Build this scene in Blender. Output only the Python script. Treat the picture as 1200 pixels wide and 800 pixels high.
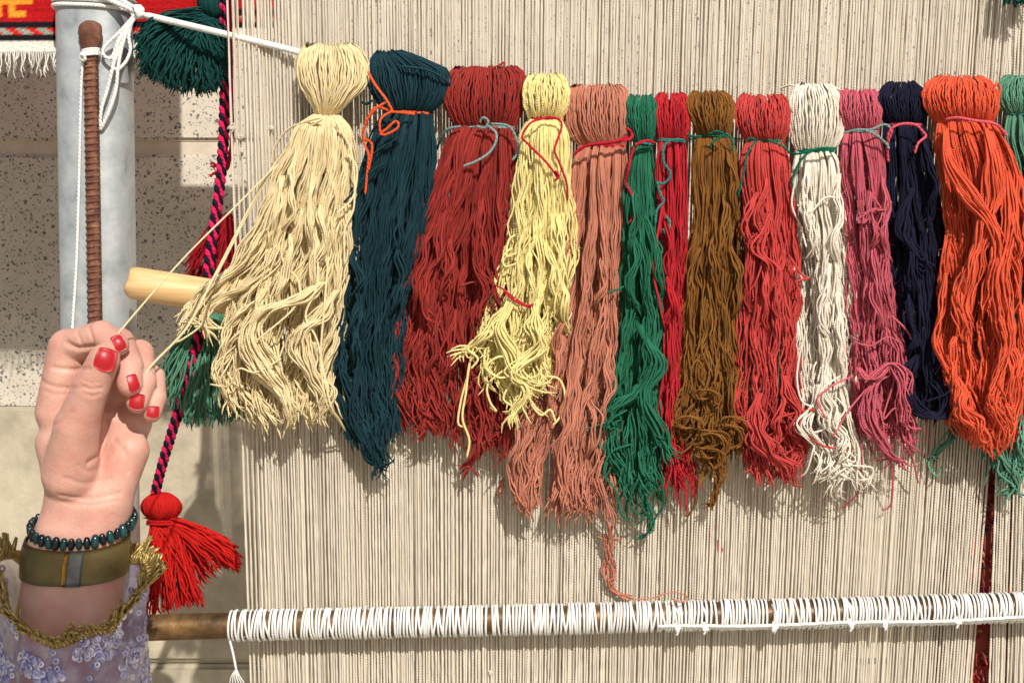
import bpy, bmesh, math, random
import numpy as np
from mathutils import Vector, Matrix
from mathutils.bvhtree import BVHTree

for o in list(bpy.data.objects):
    bpy.data.objects.remove(o)
SC = bpy.context.scene
COL = SC.collection
RNG = np.random.default_rng(11)
random.seed(5)

# ------------------------------------------------------------------ camera
CAM_Z = 1.30
PITCH = math.radians(3.0)
LENS = 50.0
FPX = 1200 * LENS / 36.0
CAMP = np.array([0.0, -1.0, CAM_Z])
cam_d = bpy.data.cameras.new('camera')
cam_d.lens = LENS; cam_d.sensor_width = 36.0
cam_d.clip_start = 0.02; cam_d.clip_end = 200
cam = bpy.data.objects.new('camera', cam_d); COL.objects.link(cam)
cam.location = CAMP; cam.rotation_euler = (math.pi / 2 - PITCH, 0, 0)
SC.camera = cam

# ------------------------------------------------------------------ light
LDIR = Vector((-0.27, 1.0, -0.85)).normalized()       # direction sunlight travels
S = -LDIR
w = bpy.data.worlds.new('World'); SC.world = w; w.use_nodes = True
nt = w.node_tree
sky = nt.nodes.new('ShaderNodeTexSky'); sky.sky_type = 'NISHITA'; sky.sun_disc = False
sky.sun_elevation = math.asin(S.z); sky.sun_rotation = math.atan2(S.x, S.y)
sky.air_density = 1.0; sky.dust_density = 2.0
bg = nt.nodes['Background']; bg.inputs[1].default_value = 0.09
nt.links.new(sky.outputs[0], bg.inputs[0])
sd = bpy.data.lights.new('sun', 'SUN'); sd.energy = 4.0; sd.angle = math.radians(0.7); sd.color = (1.0, 0.965, 0.91)
sun = bpy.data.objects.new('sun', sd); COL.objects.link(sun)
sun.location = (0.8, -3, 4); sun.rotation_mode = 'QUATERNION'; sun.rotation_quaternion = LDIR.to_track_quat('-Z', 'Y')
SC.view_settings.view_transform = 'Standard'; SC.view_settings.look = 'None'
SC.view_settings.exposure = 0.12; SC.view_settings.gamma = 1.0
SC.view_settings.use_curve_mapping = False

# ------------------------------------------------------------------ helpers
_c, _s = math.cos(PITCH), math.sin(PITCH)
def W(px, py, y):
    """photo pixel + world depth y -> world point (vectorised)"""
    px = np.asarray(px, float); py = np.asarray(py, float); y = np.asarray(y, float)
    a = (px - 600) / FPX; b = (400 - py) / FPX
    dx, dy, dz = a, _c + b * _s, b * _c - _s
    t = (y + 1.0) / dy
    return np.stack([t * dx, y + 0 * t, CAM_Z + t * dz], -1)
MM = 0.6e-3    # metres per photo pixel at the warp plane

def lin(r, g, b):
    f = lambda c: (c / 255) / 12.92 if c / 255 <= 0.04045 else ((c / 255 + 0.055) / 1.055) ** 2.4
    return (f(r), f(g), f(b), 1)

def link(o, parent=None):
    COL.objects.link(o)
    if parent is not None: o.parent = parent
    return o
def tag(o, label=None, cat=None, group=None, kind=None):
    if label: o['label'] = label
    if cat: o['category'] = cat
    if group: o['group'] = group
    if kind: o['kind'] = kind
    return o
def empty(name, label, cat, loc=(0, 0, 0), group=None):
    o = bpy.data.objects.new(name, None); o.empty_display_size = 0.02; o.location = loc
    COL.objects.link(o)
    return tag(o, label, cat, group)

def mesh_np(name, V, F4=None, mat=None, parent=None, uv=None, rnd=None, col=None, smooth=True, F3=None):
    me = bpy.data.meshes.new(name)
    V = np.asarray(V, np.float32).reshape(-1, 3)
    faces = []
    if F4 is not None and len(F4): faces.append(np.asarray(F4, np.int32))
    loops = [f.ravel() for f in faces]; sizes = [np.full(len(f), f.shape[1]) for f in faces]
    if F3 is not None and len(F3):
        f = np.asarray(F3, np.int32); loops.append(f.ravel()); sizes.append(np.full(len(f), 3))
    L = np.concatenate(loops); Z = np.concatenate(sizes)
    me.vertices.add(len(V)); me.vertices.foreach_set('co', V.ravel())
    me.loops.add(len(L)); me.loops.foreach_set('vertex_index', L.astype(np.int32))
    st = np.concatenate([[0], np.cumsum(Z)[:-1]]).astype(np.int32)
    me.polygons.add(len(Z)); me.polygons.foreach_set('loop_start', st)
    me.polygons.foreach_set('loop_total', Z.astype(np.int32))
    if smooth: me.polygons.foreach_set('use_smooth', np.ones(len(Z), bool))
    if uv is not None:
        u = me.uv_layers.new(name='UVMap'); u.data.foreach_set('uv', np.asarray(uv, np.float32).ravel())
    if rnd is not None:
        a = me.attributes.new('rnd', 'FLOAT', 'POINT'); a.data.foreach_set('value', np.asarray(rnd, np.float32).ravel())
    if col is not None:
        a = me.color_attributes.new('col', 'FLOAT_COLOR', 'POINT'); a.data.foreach_set('color', np.asarray(col, np.float32).ravel())
    me.update(calc_edges=True); me.validate()
    o = bpy.data.objects.new(name, me)
    if mat: me.materials.append(mat)
    return link(o, parent)

def catmull(P, n):
    """resample control points (K,d) to n points by arc length of a Catmull-Rom spline"""
    P = np.asarray(P, float)
    if len(P) == 2:
        t = np.linspace(0, 1, n)[:, None]; return P[0] * (1 - t) + P[1] * t
    Q = np.vstack([2 * P[0] - P[1], P, 2 * P[-1] - P[-2]])
    out = []
    for i in range(1, len(Q) - 2):
        t = np.linspace(0, 1, 24, endpoint=False)[:, None]
        a, b, c, d = Q[i - 1], Q[i], Q[i + 1], Q[i + 2]
        out.append(0.5 * (2 * b + (c - a) * t + (2 * a - 5 * b + 4 * c - d) * t ** 2 + (3 * b - a - 3 * c + d) * t ** 3))
    out = np.vstack(out + [P[-1:]])
    s = np.concatenate([[0], np.cumsum(np.linalg.norm(np.diff(out, axis=0), axis=1))])
    q = np.linspace(0, s[-1], n)
    return np.stack([np.interp(q, s, out[:, k]) for k in range(out.shape[1])], -1)

def tubes(name, P, R, mat, parent=None, sides=5, rnd=None, caps=True, closed=False, flat=None):
    """P (N,M,3) polylines -> one mesh of tubes. R scalar, (N,) or (N,M)."""
    P = np.asarray(P, float)
    if P.ndim == 2: P = P[None]
    N, M, _ = P.shape
    R = np.asarray(R, float)
    if R.ndim == 0: R = np.full((N, M), float(R))
    elif R.ndim == 1: R = (np.repeat(R[:, None], M, 1) if len(R) == N else np.repeat(R[None], N, 0))
    R = R.copy()
    if closed:
        T = np.roll(P, -1, 1) - np.roll(P, 1, 1)
    else:
        T = np.gradient(P, axis=1)
    T /= np.linalg.norm(T, axis=-1, keepdims=True) + 1e-12
    ref = np.tile(np.array([0.13, -1.0, 0.07]), (N, 1))
    U = np.empty_like(P)
    u = ref - (ref * T[:, 0]).sum(-1, keepdims=True) * T[:, 0]
    u /= np.linalg.norm(u, axis=-1, keepdims=True) + 1e-9
    for i in range(M):
        u = u - (u * T[:, i]).sum(-1, keepdims=True) * T[:, i]
        u /= np.linalg.norm(u, axis=-1, keepdims=True) + 1e-9
        U[:, i] = u
    Bn = np.cross(T, U)
    if caps and not closed:
        R[:, 0] *= 0.35; R[:, -1] *= 0.35
    ang = np.linspace(0, 2 * np.pi, sides, endpoint=False)
    V = P[:, :, None] + R[:, :, None, None] * (np.cos(ang)[None, None, :, None] * U[:, :, None] + np.sin(ang)[None, None, :, None] * Bn[:, :, None])
    seg = M if closed else M - 1
    i = np.arange(N)[:, None, None]; j = np.arange(seg)[None, :, None]; k = np.arange(sides)[None, None, :]
    j2 = (j + 1) % M; k2 = (k + 1) % sides
    idx = lambda a, b, c: (a * M + b) * sides + c
    F = np.stack([idx(i, j, k), idx(i, j, k2), idx(i, j2, k2), idx(i, j2, k)], -1).reshape(-1, 4)
    s = np.concatenate([np.zeros((N, 1)), np.cumsum(np.linalg.norm(np.diff(P, axis=1), axis=-1), 1)], 1)
    if closed: s = np.concatenate([s, s[:, -1:] + np.linalg.norm(P[:, 0] - P[:, -1], axis=-1)[:, None]], 1)
    sA = s[:, :seg][:, :, None] + 0 * k; sB = s[:, 1:seg + 1][:, :, None] + 0 * k
    kA = (k / sides) + 0 * sA; kB = ((k + 1) / sides) + 0 * sA
    uv = np.stack([np.stack([sA, kA], -1), np.stack([sA, kB], -1), np.stack([sB, kB], -1), np.stack([sB, kA], -1)], 3)
    if rnd is None: rnd = RNG.random(N)
    rv = np.repeat(np.asarray(rnd, float), M * sides)
    return mesh_np(name, V, F, mat, parent, uv=uv, rnd=rv)

# ------------------------------------------------------------------ materials
MATS = {}
def newmat(name):
    m = bpy.data.materials.new(name); m.use_nodes = True
    return m, m.node_tree, m.node_tree.nodes['Principled BSDF']
def nd(nt, t, **kw):
    n = nt.nodes.new(t)
    for k, v in kw.items(): setattr(n, k, v)
    return n
def yarn(name, rgb, var=0.22, pitch=0.0016, sheen=0.15, bump=0.5, rgb2=None, rough=0.95, hue=0.0):
    m, t, p = newmat(name); L = t.links.new
    at = nd(t, 'ShaderNodeAttribute', attribute_name='rnd')
    tc = nd(t, 'ShaderNodeTexCoord')
    no = nd(t, 'ShaderNodeTexNoise'); no.inputs['Scale'].default_value = 90; no.inputs['Detail'].default_value = 7; no.inputs['Roughness'].default_value = 0.75
    L(tc.outputs['Object'], no.inputs['Vector'])
    add = nd(t, 'ShaderNodeMath', operation='MULTIPLY_ADD')
    L(at.outputs['Fac'], add.inputs[0]); add.inputs[1].default_value = 0.42
    ml = nd(t, 'ShaderNodeMath', operation='MULTIPLY'); L(no.outputs['Fac'], ml.inputs[0]); ml.inputs[1].default_value = 0.75
    L(ml.outputs[0], add.inputs[2])
    cr = nd(t, 'ShaderNodeValToRGB'); L(add.outputs[0], cr.inputs[0])
    c = np.array(lin(*rgb))[:3]
    c2 = np.array(lin(*rgb2))[:3] if rgb2 else c * (1 + var)
    cr.color_ramp.elements[0].color = (*np.clip(c * (1 - var * 1.3), 0, 1), 1); cr.color_ramp.elements[0].position = 0.12
    cr.color_ramp.elements[1].color = (*np.clip(c2, 0, 0.95), 1); cr.color_ramp.elements[1].position = 0.85
    L(cr.outputs[0], p.inputs['Base Color'])
    p.inputs['Roughness'].default_value = rough
    p.inputs['Specular IOR Level'].default_value = 0.1
    p.inputs['Sheen Weight'].default_value = sheen; p.inputs['Sheen Roughness'].default_value = 0.4
    p.inputs['Sheen Tint'].default_value = (*np.clip(c * 1.3 + 0.05, 0, 1), 1)
    uv = nd(t, 'ShaderNodeUVMap', uv_map='UVMap'); sx = nd(t, 'ShaderNodeSeparateXYZ'); L(uv.outputs[0], sx.inputs[0])
    d = nd(t, 'ShaderNodeMath', operation='DIVIDE'); L(sx.outputs[0], d.inputs[0]); d.inputs[1].default_value = pitch
    a2 = nd(t, 'ShaderNodeMath', operation='MULTIPLY_ADD'); L(sx.outputs[1], a2.inputs[0]); a2.inputs[1].default_value = 2.0; L(d.outputs[0], a2.inputs[2])
    ph = nd(t, 'ShaderNodeMath', operation='MULTIPLY_ADD'); L(at.outputs['Fac'], ph.inputs[0]); ph.inputs[1].default_value = 17.3; L(a2.outputs[0], ph.inputs[2])
    s6 = nd(t, 'ShaderNodeMath', operation='MULTIPLY'); L(ph.outputs[0], s6.inputs[0]); s6.inputs[1].default_value = 2 * math.pi
    sn = nd(t, 'ShaderNodeMath', operation='SINE'); L(s6.outputs[0], sn.inputs[0])
    nf = nd(t, 'ShaderNodeTexNoise'); nf.inputs['Scale'].default_value = 1100; nf.inputs['Detail'].default_value = 1
    L(tc.outputs['Object'], nf.inputs['Vector'])
    sm = nd(t, 'ShaderNodeMath', operation='MULTIPLY_ADD'); L(nf.outputs['Fac'], sm.inputs[0]); sm.inputs[1].default_value = 3.0; L(sn.outputs[0], sm.inputs[2])
    b = nd(t, 'ShaderNodeBump'); b.inputs['Strength'].default_value = bump; b.inputs['Distance'].default_value = 0.0004
    L(sm.outputs[0], b.inputs['Height']); L(b.outputs[0], p.inputs['Normal'])
    return m
def noise_mat(name, stops, scale=40, rough=0.6, metal=0.0, bump=0.2, bscale=300, bdist=0.0005, detail=5, spec=0.4):
    m, t, p = newmat(name); L = t.links.new
    tc = nd(t, 'ShaderNodeTexCoord')
    no = nd(t, 'ShaderNodeTexNoise'); no.inputs['Scale'].default_value = scale; no.inputs['Detail'].default_value = detail
    no.inputs['Roughness'].default_value = 0.65
    L(tc.outputs['Object'], no.inputs['Vector'])
    cr = nd(t, 'ShaderNodeValToRGB'); L(no.outputs['Fac'], cr.inputs[0])
    e = cr.color_ramp.elements
    while len(e) < len(stops): e.new(0.5)
    for k, (pos, c) in enumerate(stops): e[k].position = pos; e[k].color = lin(*c)
    L(cr.outputs[0], p.inputs['Base Color'])
    p.inputs['Roughness'].default_value = rough; p.inputs['Metallic'].default_value = metal
    p.inputs['Specular IOR Level'].default_value = spec
    n2 = nd(t, 'ShaderNodeTexNoise'); n2.inputs['Scale'].default_value = bscale; n2.inputs['Detail'].default_value = 4
    L(tc.outputs['Object'], n2.inputs['Vector'])
    b = nd(t, 'ShaderNodeBump'); b.inputs['Strength'].default_value = bump; b.inputs['Distance'].default_value = bdist
    L(n2.outputs['Fac'], b.inputs['Height']); L(b.outputs[0], p.inputs['Normal'])
    return m

# ------------------------------------------------------------------ depths (metres, world y)
Y_WALL, Y_KILIM, Y_POST = 0.36, 0.075, 0.062

# ================================================================== GROUND AND WALL
def box(name, x0, x1, y0, y1, z0, z1, mat, parent=None, bev=0.003, jit=0.0):
    bm = bmesh.new()
    bmesh.ops.create_cube(bm, size=1)
    for v in bm.verts:
        v.co = Vector(((x0 + x1) / 2 + v.co.x * (x1 - x0), (y0 + y1) / 2 + v.co.y * (y1 - y0), (z0 + z1) / 2 + v.co.z * (z1 - z0)))
    if bev: bmesh.ops.bevel(bm, geom=bm.edges[:], offset=bev, segments=2, affect='EDGES')
    me = bpy.data.meshes.new(name); bm.to_mesh(me); bm.free(); me.materials.append(mat)
    return link(bpy.data.objects.new(name, me), parent)

m_ground = noise_mat('ground concrete', [(0.3, (150, 142, 128)), (0.7, (182, 172, 154))], 6, 0.9)
g = mesh_np('ground', [(-8, -8, 0), (8, -8, 0), (8, 0.8, 0), (-8, 0.8, 0)], [[0, 1, 2, 3]], m_ground, smooth=False)
tag(g, kind='structure')

def terrazzo():
    m, t, p = newmat('speckled terrazzo block'); L = t.links.new
    tc = nd(t, 'ShaderNodeTexCoord')
    no = nd(t, 'ShaderNodeTexNoise'); no.inputs['Scale'].default_value = 14; no.inputs['Detail'].default_value = 6; no.inputs['Roughness'].default_value = 0.7
    L(tc.outputs['Object'], no.inputs['Vector'])
    cr = nd(t, 'ShaderNodeValToRGB'); L(no.outputs['Fac'], cr.inputs[0])
    cr.color_ramp.elements[0].position = 0.3; cr.color_ramp.elements[0].color = lin(188, 177, 158)
    cr.color_ramp.elements[1].position = 0.7; cr.color_ramp.elements[1].color = lin(214, 204, 184)
    wn = nd(t, 'ShaderNodeTexNoise'); wn.inputs['Scale'].default_value = 320; wn.inputs['Detail'].default_value = 2
    L(tc.outputs['Object'], wn.inputs['Vector'])
    vm = nd(t, 'ShaderNodeVectorMath', operation='MULTIPLY_ADD'); L(wn.outputs['Color'], vm.inputs[0]); vm.inputs[1].default_value = (0.004,) * 3; L(tc.outputs['Object'], vm.inputs[2])
    last = cr.outputs[0]
    for sc, thr, colr in ((230, 0.44, (104, 99, 96)), (320, 0.42, (116, 110, 104)), (180, 0.36, (120, 110, 100)), (450, 0.42, (138, 130, 120))):
        vo = nd(t, 'ShaderNodeTexVoronoi'); vo.inputs['Scale'].default_value = sc; L(vm.outputs[0], vo.inputs['Vector'])
        sp = nd(t, 'ShaderNodeSeparateXYZ'); L(vo.outputs['Color'], sp.inputs[0])
        th = nd(t, 'ShaderNodeMath', operation='MULTIPLY'); L(sp.outputs[0], th.inputs[0]); th.inputs[1].default_value = thr
        th2 = nd(t, 'ShaderNodeMath', operation='SUBTRACT'); L(th.outputs[0], th2.inputs[0]); L(vo.outputs['Distance'], th2.inputs[1])
        mr = nd(t, 'ShaderNodeMapRange'); L(th2.outputs[0], mr.inputs[0]); mr.inputs[1].default_value = -0.02; mr.inputs[2].default_value = 0.05
        pick = nd(t, 'ShaderNodeMath', operation='GREATER_THAN'); L(sp.outputs[1], pick.inputs[0]); pick.inputs[1].default_value = 0.30
        mm = nd(t, 'ShaderNodeMath', operation='MULTIPLY'); L(mr.outputs[0], mm.inputs[0]); L(pick.outputs[0], mm.inputs[1])
        mx = nd(t, 'ShaderNodeMix', data_type='RGBA'); L(mm.outputs[0], mx.inputs[0]); L(last, mx.inputs[6]); mx.inputs[7].default_value = lin(*colr)
        last = mx.outputs[2]
    L(last, p.inputs['Base Color']); p.inputs['Roughness'].default_value = 0.75
    n2 = nd(t, 'ShaderNodeTexNoise'); n2.inputs['Scale'].default_value = 220; n2.inputs['Detail'].default_value = 4; L(tc.outputs['Object'], n2.inputs['Vector'])
    b = nd(t, 'ShaderNodeBump'); b.inputs['Strength'].default_value = 0.25; b.inputs['Distance'].default_value = 0.001
    L(n2.outputs['Fac'], b.inputs['Height']); L(b.outputs[0], p.inputs['Normal'])
    return m
m_terr = terrazzo()
m_mortar = noise_mat('wall mortar', [(0.3, (188, 176, 154)), (0.7, (214, 202, 180))], 30, 0.9, bump=0.4)
m_conc = noise_mat('plain concrete', [(0.25, (150, 140, 118)), (0.5, (182, 170, 146)), (0.75, (204, 191, 164))], 22, 0.88, bump=0.5, bscale=160, bdist=0.0015, detail=8)
zr = lambda py: float(W(100, py, Y_WALL)[2])
wall = empty('block_wall', 'shaded wall of grey speckled stone blocks behind the loom', 'wall', (0, Y_WALL + 0.05, 0))
Z1, Z2, Z3, Z4 = zr(165), zr(181), zr(476), zr(479)
mw = box('mortar', -1.6, 1.9, Y_WALL + 0.004, Y_WALL + 0.16, 0.0, 2.3, m_mortar, bev=0)
def wchild(o): o.parent = wall; o.location.y -= Y_WALL + 0.05; return o
wchild(mw)
xs = [-1.6, -1.05, -0.12, 0.5, 1.12, 1.9]
for zz0, zz1, sh in ((Z1, Z1 + 0.24, 0.0), (Z1 + 0.246, 2.3, 0.2), (Z4, Z2 - 0.0, -0.05)):
    for a, b in zip(xs[:-1], xs[1:]):
        a2 = a + (sh if a > -1.6 else 0); b2 = b + (sh if b < 1.9 else 0)
        wchild(box('block', a2 + 0.003, b2 - 0.003, Y_WALL, Y_WALL + 0.1, zz0, zz1, m_terr, bev=0.003))
zc = zr(776)
for zz0, zz1 in ((zc + 0.0015, Z3), (0.0, zc - 0.0015)):
    for a, b in zip(xs[:-1], xs[1:]):
        wchild(box('plinth_slab', a + 0.002, b - 0.002, Y_WALL - 0.004, Y_WALL + 0.1, zz0, zz1, m_conc, bev=0.004))

# ================================================================== KILIMS (flat woven rugs) BEHIND THE LOOM
def woven(name, bumpscale=900):
    m, t, p = newmat(name); L = t.links.new
    ca = nd(t, 'ShaderNodeVertexColor', layer_name='col')
    tc = nd(t, 'ShaderNodeTexCoord'); mp = nd(t, 'ShaderNodeMapping'); mp.inputs['Scale'].default_value = (1, 1, 2.2); L(tc.outputs['Object'], mp.inputs[0])
    no = nd(t, 'ShaderNodeTexNoise'); no.inputs['Scale'].default_value = 500; no.inputs['Detail'].default_value = 2; L(mp.outputs[0], no.inputs['Vector'])
    hs = nd(t, 'ShaderNodeHueSaturation'); mr = nd(t, 'ShaderNodeMapRange'); mr.inputs[1].default_value = 0.3; mr.inputs[2].default_value = 0.7; mr.inputs[3].default_value = 0.65; mr.inputs[4].default_value = 1.3
    L(no.outputs['Fac'], mr.inputs[0]); L(mr.outputs[0], hs.inputs['Value']); L(ca.outputs[0], hs.inputs['Color'])
    L(hs.outputs[0], p.inputs['Base Color']); p.inputs['Roughness'].default_value = 0.9; p.inputs['Specular IOR Level'].default_value = 0.15
    b = nd(t, 'ShaderNodeBump'); b.inputs['Strength'].default_value = 0.6; b.inputs['Distance'].default_value = 0.0008
    L(no.outputs['Fac'], b.inputs['Height']); L(b.outputs[0], p.inputs['Normal'])
    return m
m_woven = woven('kilim weave')
C_RED, C_OR, C_BK, C_GR, C_WH = (np.array(lin(*c)) for c in ((176, 20, 24), (236, 150, 44), (26, 22, 28), (150, 156, 140), (226, 220, 206)))
def rug(name, label, x0, x1, z0, z1, y, motif=True, seed=0, fringe=True):
    """flat woven rug with weft ribs; pattern rows measured up from the white end band (1 row = 1.1 mm)"""
    r = np.random.default_rng(seed)
    root = empty(name, label, 'rug', ((x0 + x1) / 2, y, z0), 'rugs hung behind the loom')
    cw, ch = 0.0026, 0.0016
    nx, nz = int((x1 - x0) / cw), int((z1 - z0) / ch)
    I, J = np.meshgrid(np.arange(nx), np.arange(nz), indexing='ij')
    col = np.tile(C_RED, (nx, nz, 1)) * (0.8 + 0.35 * r.random((1, nz, 1)))
    px = I * cw / MM; rows = J * ch / MM        # in photo pixels
    b1 = rows < 15; col[b1] = C_WH
    bk = (rows >= 15) & (rows < 23); col[bk] = C_BK
    ck = (rows >= 23) & (rows < 31)
    ph = ((px + (rows - 18) * 1.2) % 26) < 13
    col[ck & ph] = np.array(lin(200, 32, 30)); col[ck & ~ph] = C_GR
    bk2 = (rows >= 31) & (rows < 37.5); col[bk2] = C_BK
    if motif:
        q = x1 - x0
        u = (q / MM - px) / 1.075; up = (rows / 1.075)          # photo px left of the right edge, above the lower edge
        def rect(xa, xb, va, vb):                     # stepped latch-hook motif, repeated along the rug
            for off in (-116, 0, 116, 232):
                mk = (u >= 232 - xb + off) & (u < 232 - xa + off) & (up >= 62 - vb) & (up < 62 - va); col[mk] = C_OR
        for z_ in ((-30, 40, 0, 7), (-6, 5, 0, 21), (14, 22, 5, 22), (18, 33, 14, 22), (26, 34, -16, 0), (2, 20, -16, -8), (-12, 0, -26, -12), (10, 40, -34, -24), (-24, -14, 8, 20)): rect(*z_)
    col[..., 3] = 1
    # each weave cell: a small raised bump (2x2 quads shared vertices)
    xs_ = x0 + np.arange(nx) * cw; zs_ = z0 + np.arange(nz) * ch
    X, Zg = np.meshgrid(xs_, zs_, indexing='ij')
    Yg = y - 0.0007 * ((I + J) % 2) - 0.0004 * r.random(X.shape) + 0.004 * np.sin(X * 9) + 0.001 * np.sin(Zg * 31)
    V = np.stack([X, Yg, Zg], -1).reshape(-1, 3)
    i = np.arange(nx - 1)[:, None]; j = np.arange(nz - 1)[None]
    F = np.stack([i * nz + j, (i + 1) * nz + j, (i + 1) * nz + j + 1, i * nz + j + 1], -1).reshape(-1, 4)
    Vb = V.copy(); Vb[:, 1] += 0.005
    n = len(V)
    rim = np.concatenate([np.arange(nz), np.arange(1, nx) * nz + nz - 1, (nx - 1) * nz + np.arange(nz - 2, -1, -1), np.arange(nx - 2, 0, -1) * nz])
    rn = np.roll(rim, -1)
    F2 = np.stack([rim, rn, rn + n, rim + n], -1)
    mesh_np('weave', np.vstack([V, Vb]) - np.array(root.location), np.vstack([F, F[:, ::-1] + n, F2]), m_woven, root, col=np.tile(col.reshape(-1, 4), (2, 1)), smooth=False)
    if fringe:
        k = int((x1 - x0) / 0.0016)
        fx = np.linspace(x0 + 0.001, x1 - 0.001, k)
        P = np.zeros((k, 10, 3)); tt = np.linspace(0, 1, 10)
        ln = 0.012 + 0.007 * r.random(k) + 0.004 * np.sin(fx * 700)
        clump = np.round(fx / 0.006) * 0.006
        P[..., 0] = fx[:, None] + (clump - fx)[:, None] * tt * 0.8 + 0.0016 * np.sin(6 * tt + 7 * r.random((k, 1))) * tt
        P[..., 1] = y - 0.001 - 0.003 * np.sin(3 * tt + 9 * r.random((k, 1))) * tt + 0.004 * np.sin(fx * 9)[:, None]
        P[..., 2] = z0 + 0.001 - ln[:, None] * tt
        tag(tubes('fringe', P - np.array(root.location), 0.00055, m_fringe, root, 4), kind='stuff')
    return root
m_fringe = yarn('white fringe cotton', (226, 222, 210), 0.1)
kz = float(W(30, 62, Y_KILIM)[2])
xl = float(W(153, 40, Y_KILIM)[0])
rug('kilim_rug', 'red flat woven rug with orange motif and white fringe, behind the steel post', -0.62, float(W(232, 40, Y_KILIM)[0]), kz, kz + 0.42, Y_KILIM, True, 3)
# a second rug added deeper, its top edge set to end the wall's sunlit strip
zz = float(W(200, 40, 0.11)[2]); ztop = float(W(230, 215, Y_WALL)[2]) + 0.85 * (Y_WALL - 0.11)
rug('kilim_rug', 'plain red rug added behind the dark green pompon tassel to shade the wall', float(W(190, 40, 0.11)[0]), float(W(330, 40, 0.11)[0]), zz - 0.005, ztop, 0.11, False, 4, False)

# red pile carpet behind the right of the warp
def pile_carpet():
    root = empty('pile_carpet', 'red knotted pile carpet glimpsed through the gap in the warp', 'rug', (0.36, 0.019, 0.6))
    x0, x1 = float(W(1085, 600, 0.019)[0]), float(W(1290, 600, 0.019)[0]); z0, z1 = 0.85, float(W(1150, 300, 0.019)[2])
    r = np.random.default_rng(8)
    m = m_woven
    n = 2400
    bx, bz = r.uniform(x0, x1, n), r.uniform(z0, z1, n)
    L_ = r.uniform(0.004, 0.009, n)
    dx, dz = r.normal(0, 0.45, n), r.normal(-0.35, 0.4, n)
    P = np.zeros((n, 4, 3)); t = np.linspace(0, 1, 4)
    P[..., 0] = bx[:, None] + dx[:, None] * L_[:, None] * t; P[..., 1] = 0.019 - 0.8 * L_[:, None] * t; P[..., 2] = bz[:, None] + dz[:, None] * L_[:, None] * t * 1.2
    pal = np.array([lin(*c) for c in ((186, 66, 62), (150, 46, 50), (206, 96, 74), (226, 160, 110), (96, 110, 130), (70, 62, 70), (200, 104, 100), (236, 206, 170))])
    pc = pal[r.choice(8, n, p=[.3, .2, .14, .1, .06, .06, .1, .04])]
    o = tubes('pile', P - np.array(root.location), 0.0011, m, root, 4)
    a = o.data.color_attributes.new('col', 'FLOAT_COLOR', 'POINT'); a.data.foreach_set('color', np.repeat(pc, 16, 0).astype(np.float32).ravel())
    tag(o, kind='stuff')
    b = box('backing', x0 - 0.36, x1 - 0.36, 0.0, 0.006, z0 - 0.6, z1 - 0.6, noise_mat('carpet backing', [(0.3, (140, 56, 52)), (0.7, (172, 84, 74))], 60, 0.95), root, bev=0.001)
pile_carpet()

# ================================================================== WARP
m_warp = yarn('warp cotton', (214, 203, 184), 0.16, pitch=0.0019, bump=0.45, sheen=0.1)
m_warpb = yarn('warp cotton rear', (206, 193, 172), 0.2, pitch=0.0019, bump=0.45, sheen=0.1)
def warp_sheet(label, xa0, xa1, xb0, xb1, seed, sparse_left=False):
    """threads run from (xa at py=-60) to (xb at py=860)"""
    r = np.random.default_rng(seed)
    root = empty('warp_sheet', label, 'warp threads', tuple(W((xa0 + xa1) / 2, 860, 0.006)), 'warp sheets of the loom')
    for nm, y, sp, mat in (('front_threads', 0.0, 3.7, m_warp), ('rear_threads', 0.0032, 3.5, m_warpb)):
        pos = []; x = 0.0
        Wd = xa1 - xa0
        while x < Wd:
            pos.append(x)
            s = sp * r.uniform(0.82, 1.2)
            if r.random() < 0.06: s += r.uniform(0.6, 2.0)
            if sparse_left and x < 16: s = r.uniform(4.0, 6.5)
            elif sparse_left and x < 70: s *= 1.15
            x += s
        f = np.array(pos) / Wd
        N = len(f); M = 92 if y == 0 else 30
        t = np.linspace(0, 1, M)
        ax = xa0 + f * Wd; bx = xb0 + f * (xb1 - xb0) + r.normal(0, 0.45, N)
        ax = ax + r.normal(0, 0.4, N)
        # pairs drift together and apart a little
        PX = ax[:, None] * (1 - t) + bx[:, None] * t
        low = np.cumsum(r.normal(0, 1.4 / math.sqrt(M), (N, M)), 1); low -= low.mean(1, keepdims=True)
        PX = PX + low * 0.5
        PY = np.repeat((-60 + 920 * t)[None], N, 0)
        P = W(PX, PY, y + r.normal(0, 0.0006, (N, 1)) + 0 * PX)
        R = r.uniform(0.00062, 0.00086, (N, 1)) * (1 + 0.14 * r.normal(0, 1, (N, M)))
        o = tubes(nm, P - np.array(root.location), R, mat, root, 5, rnd=r.random(N))
        tag(o, kind='stuff')
    return root
warp = warp_sheet('broad sheet of cream warp threads carrying the row of skeins', 264, 1206, 296, 1133, 21, True)
warp_sheet('cream warp threads beyond the narrow gap showing red carpet', 1187, 1300, 1158, 1262, 22)
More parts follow.
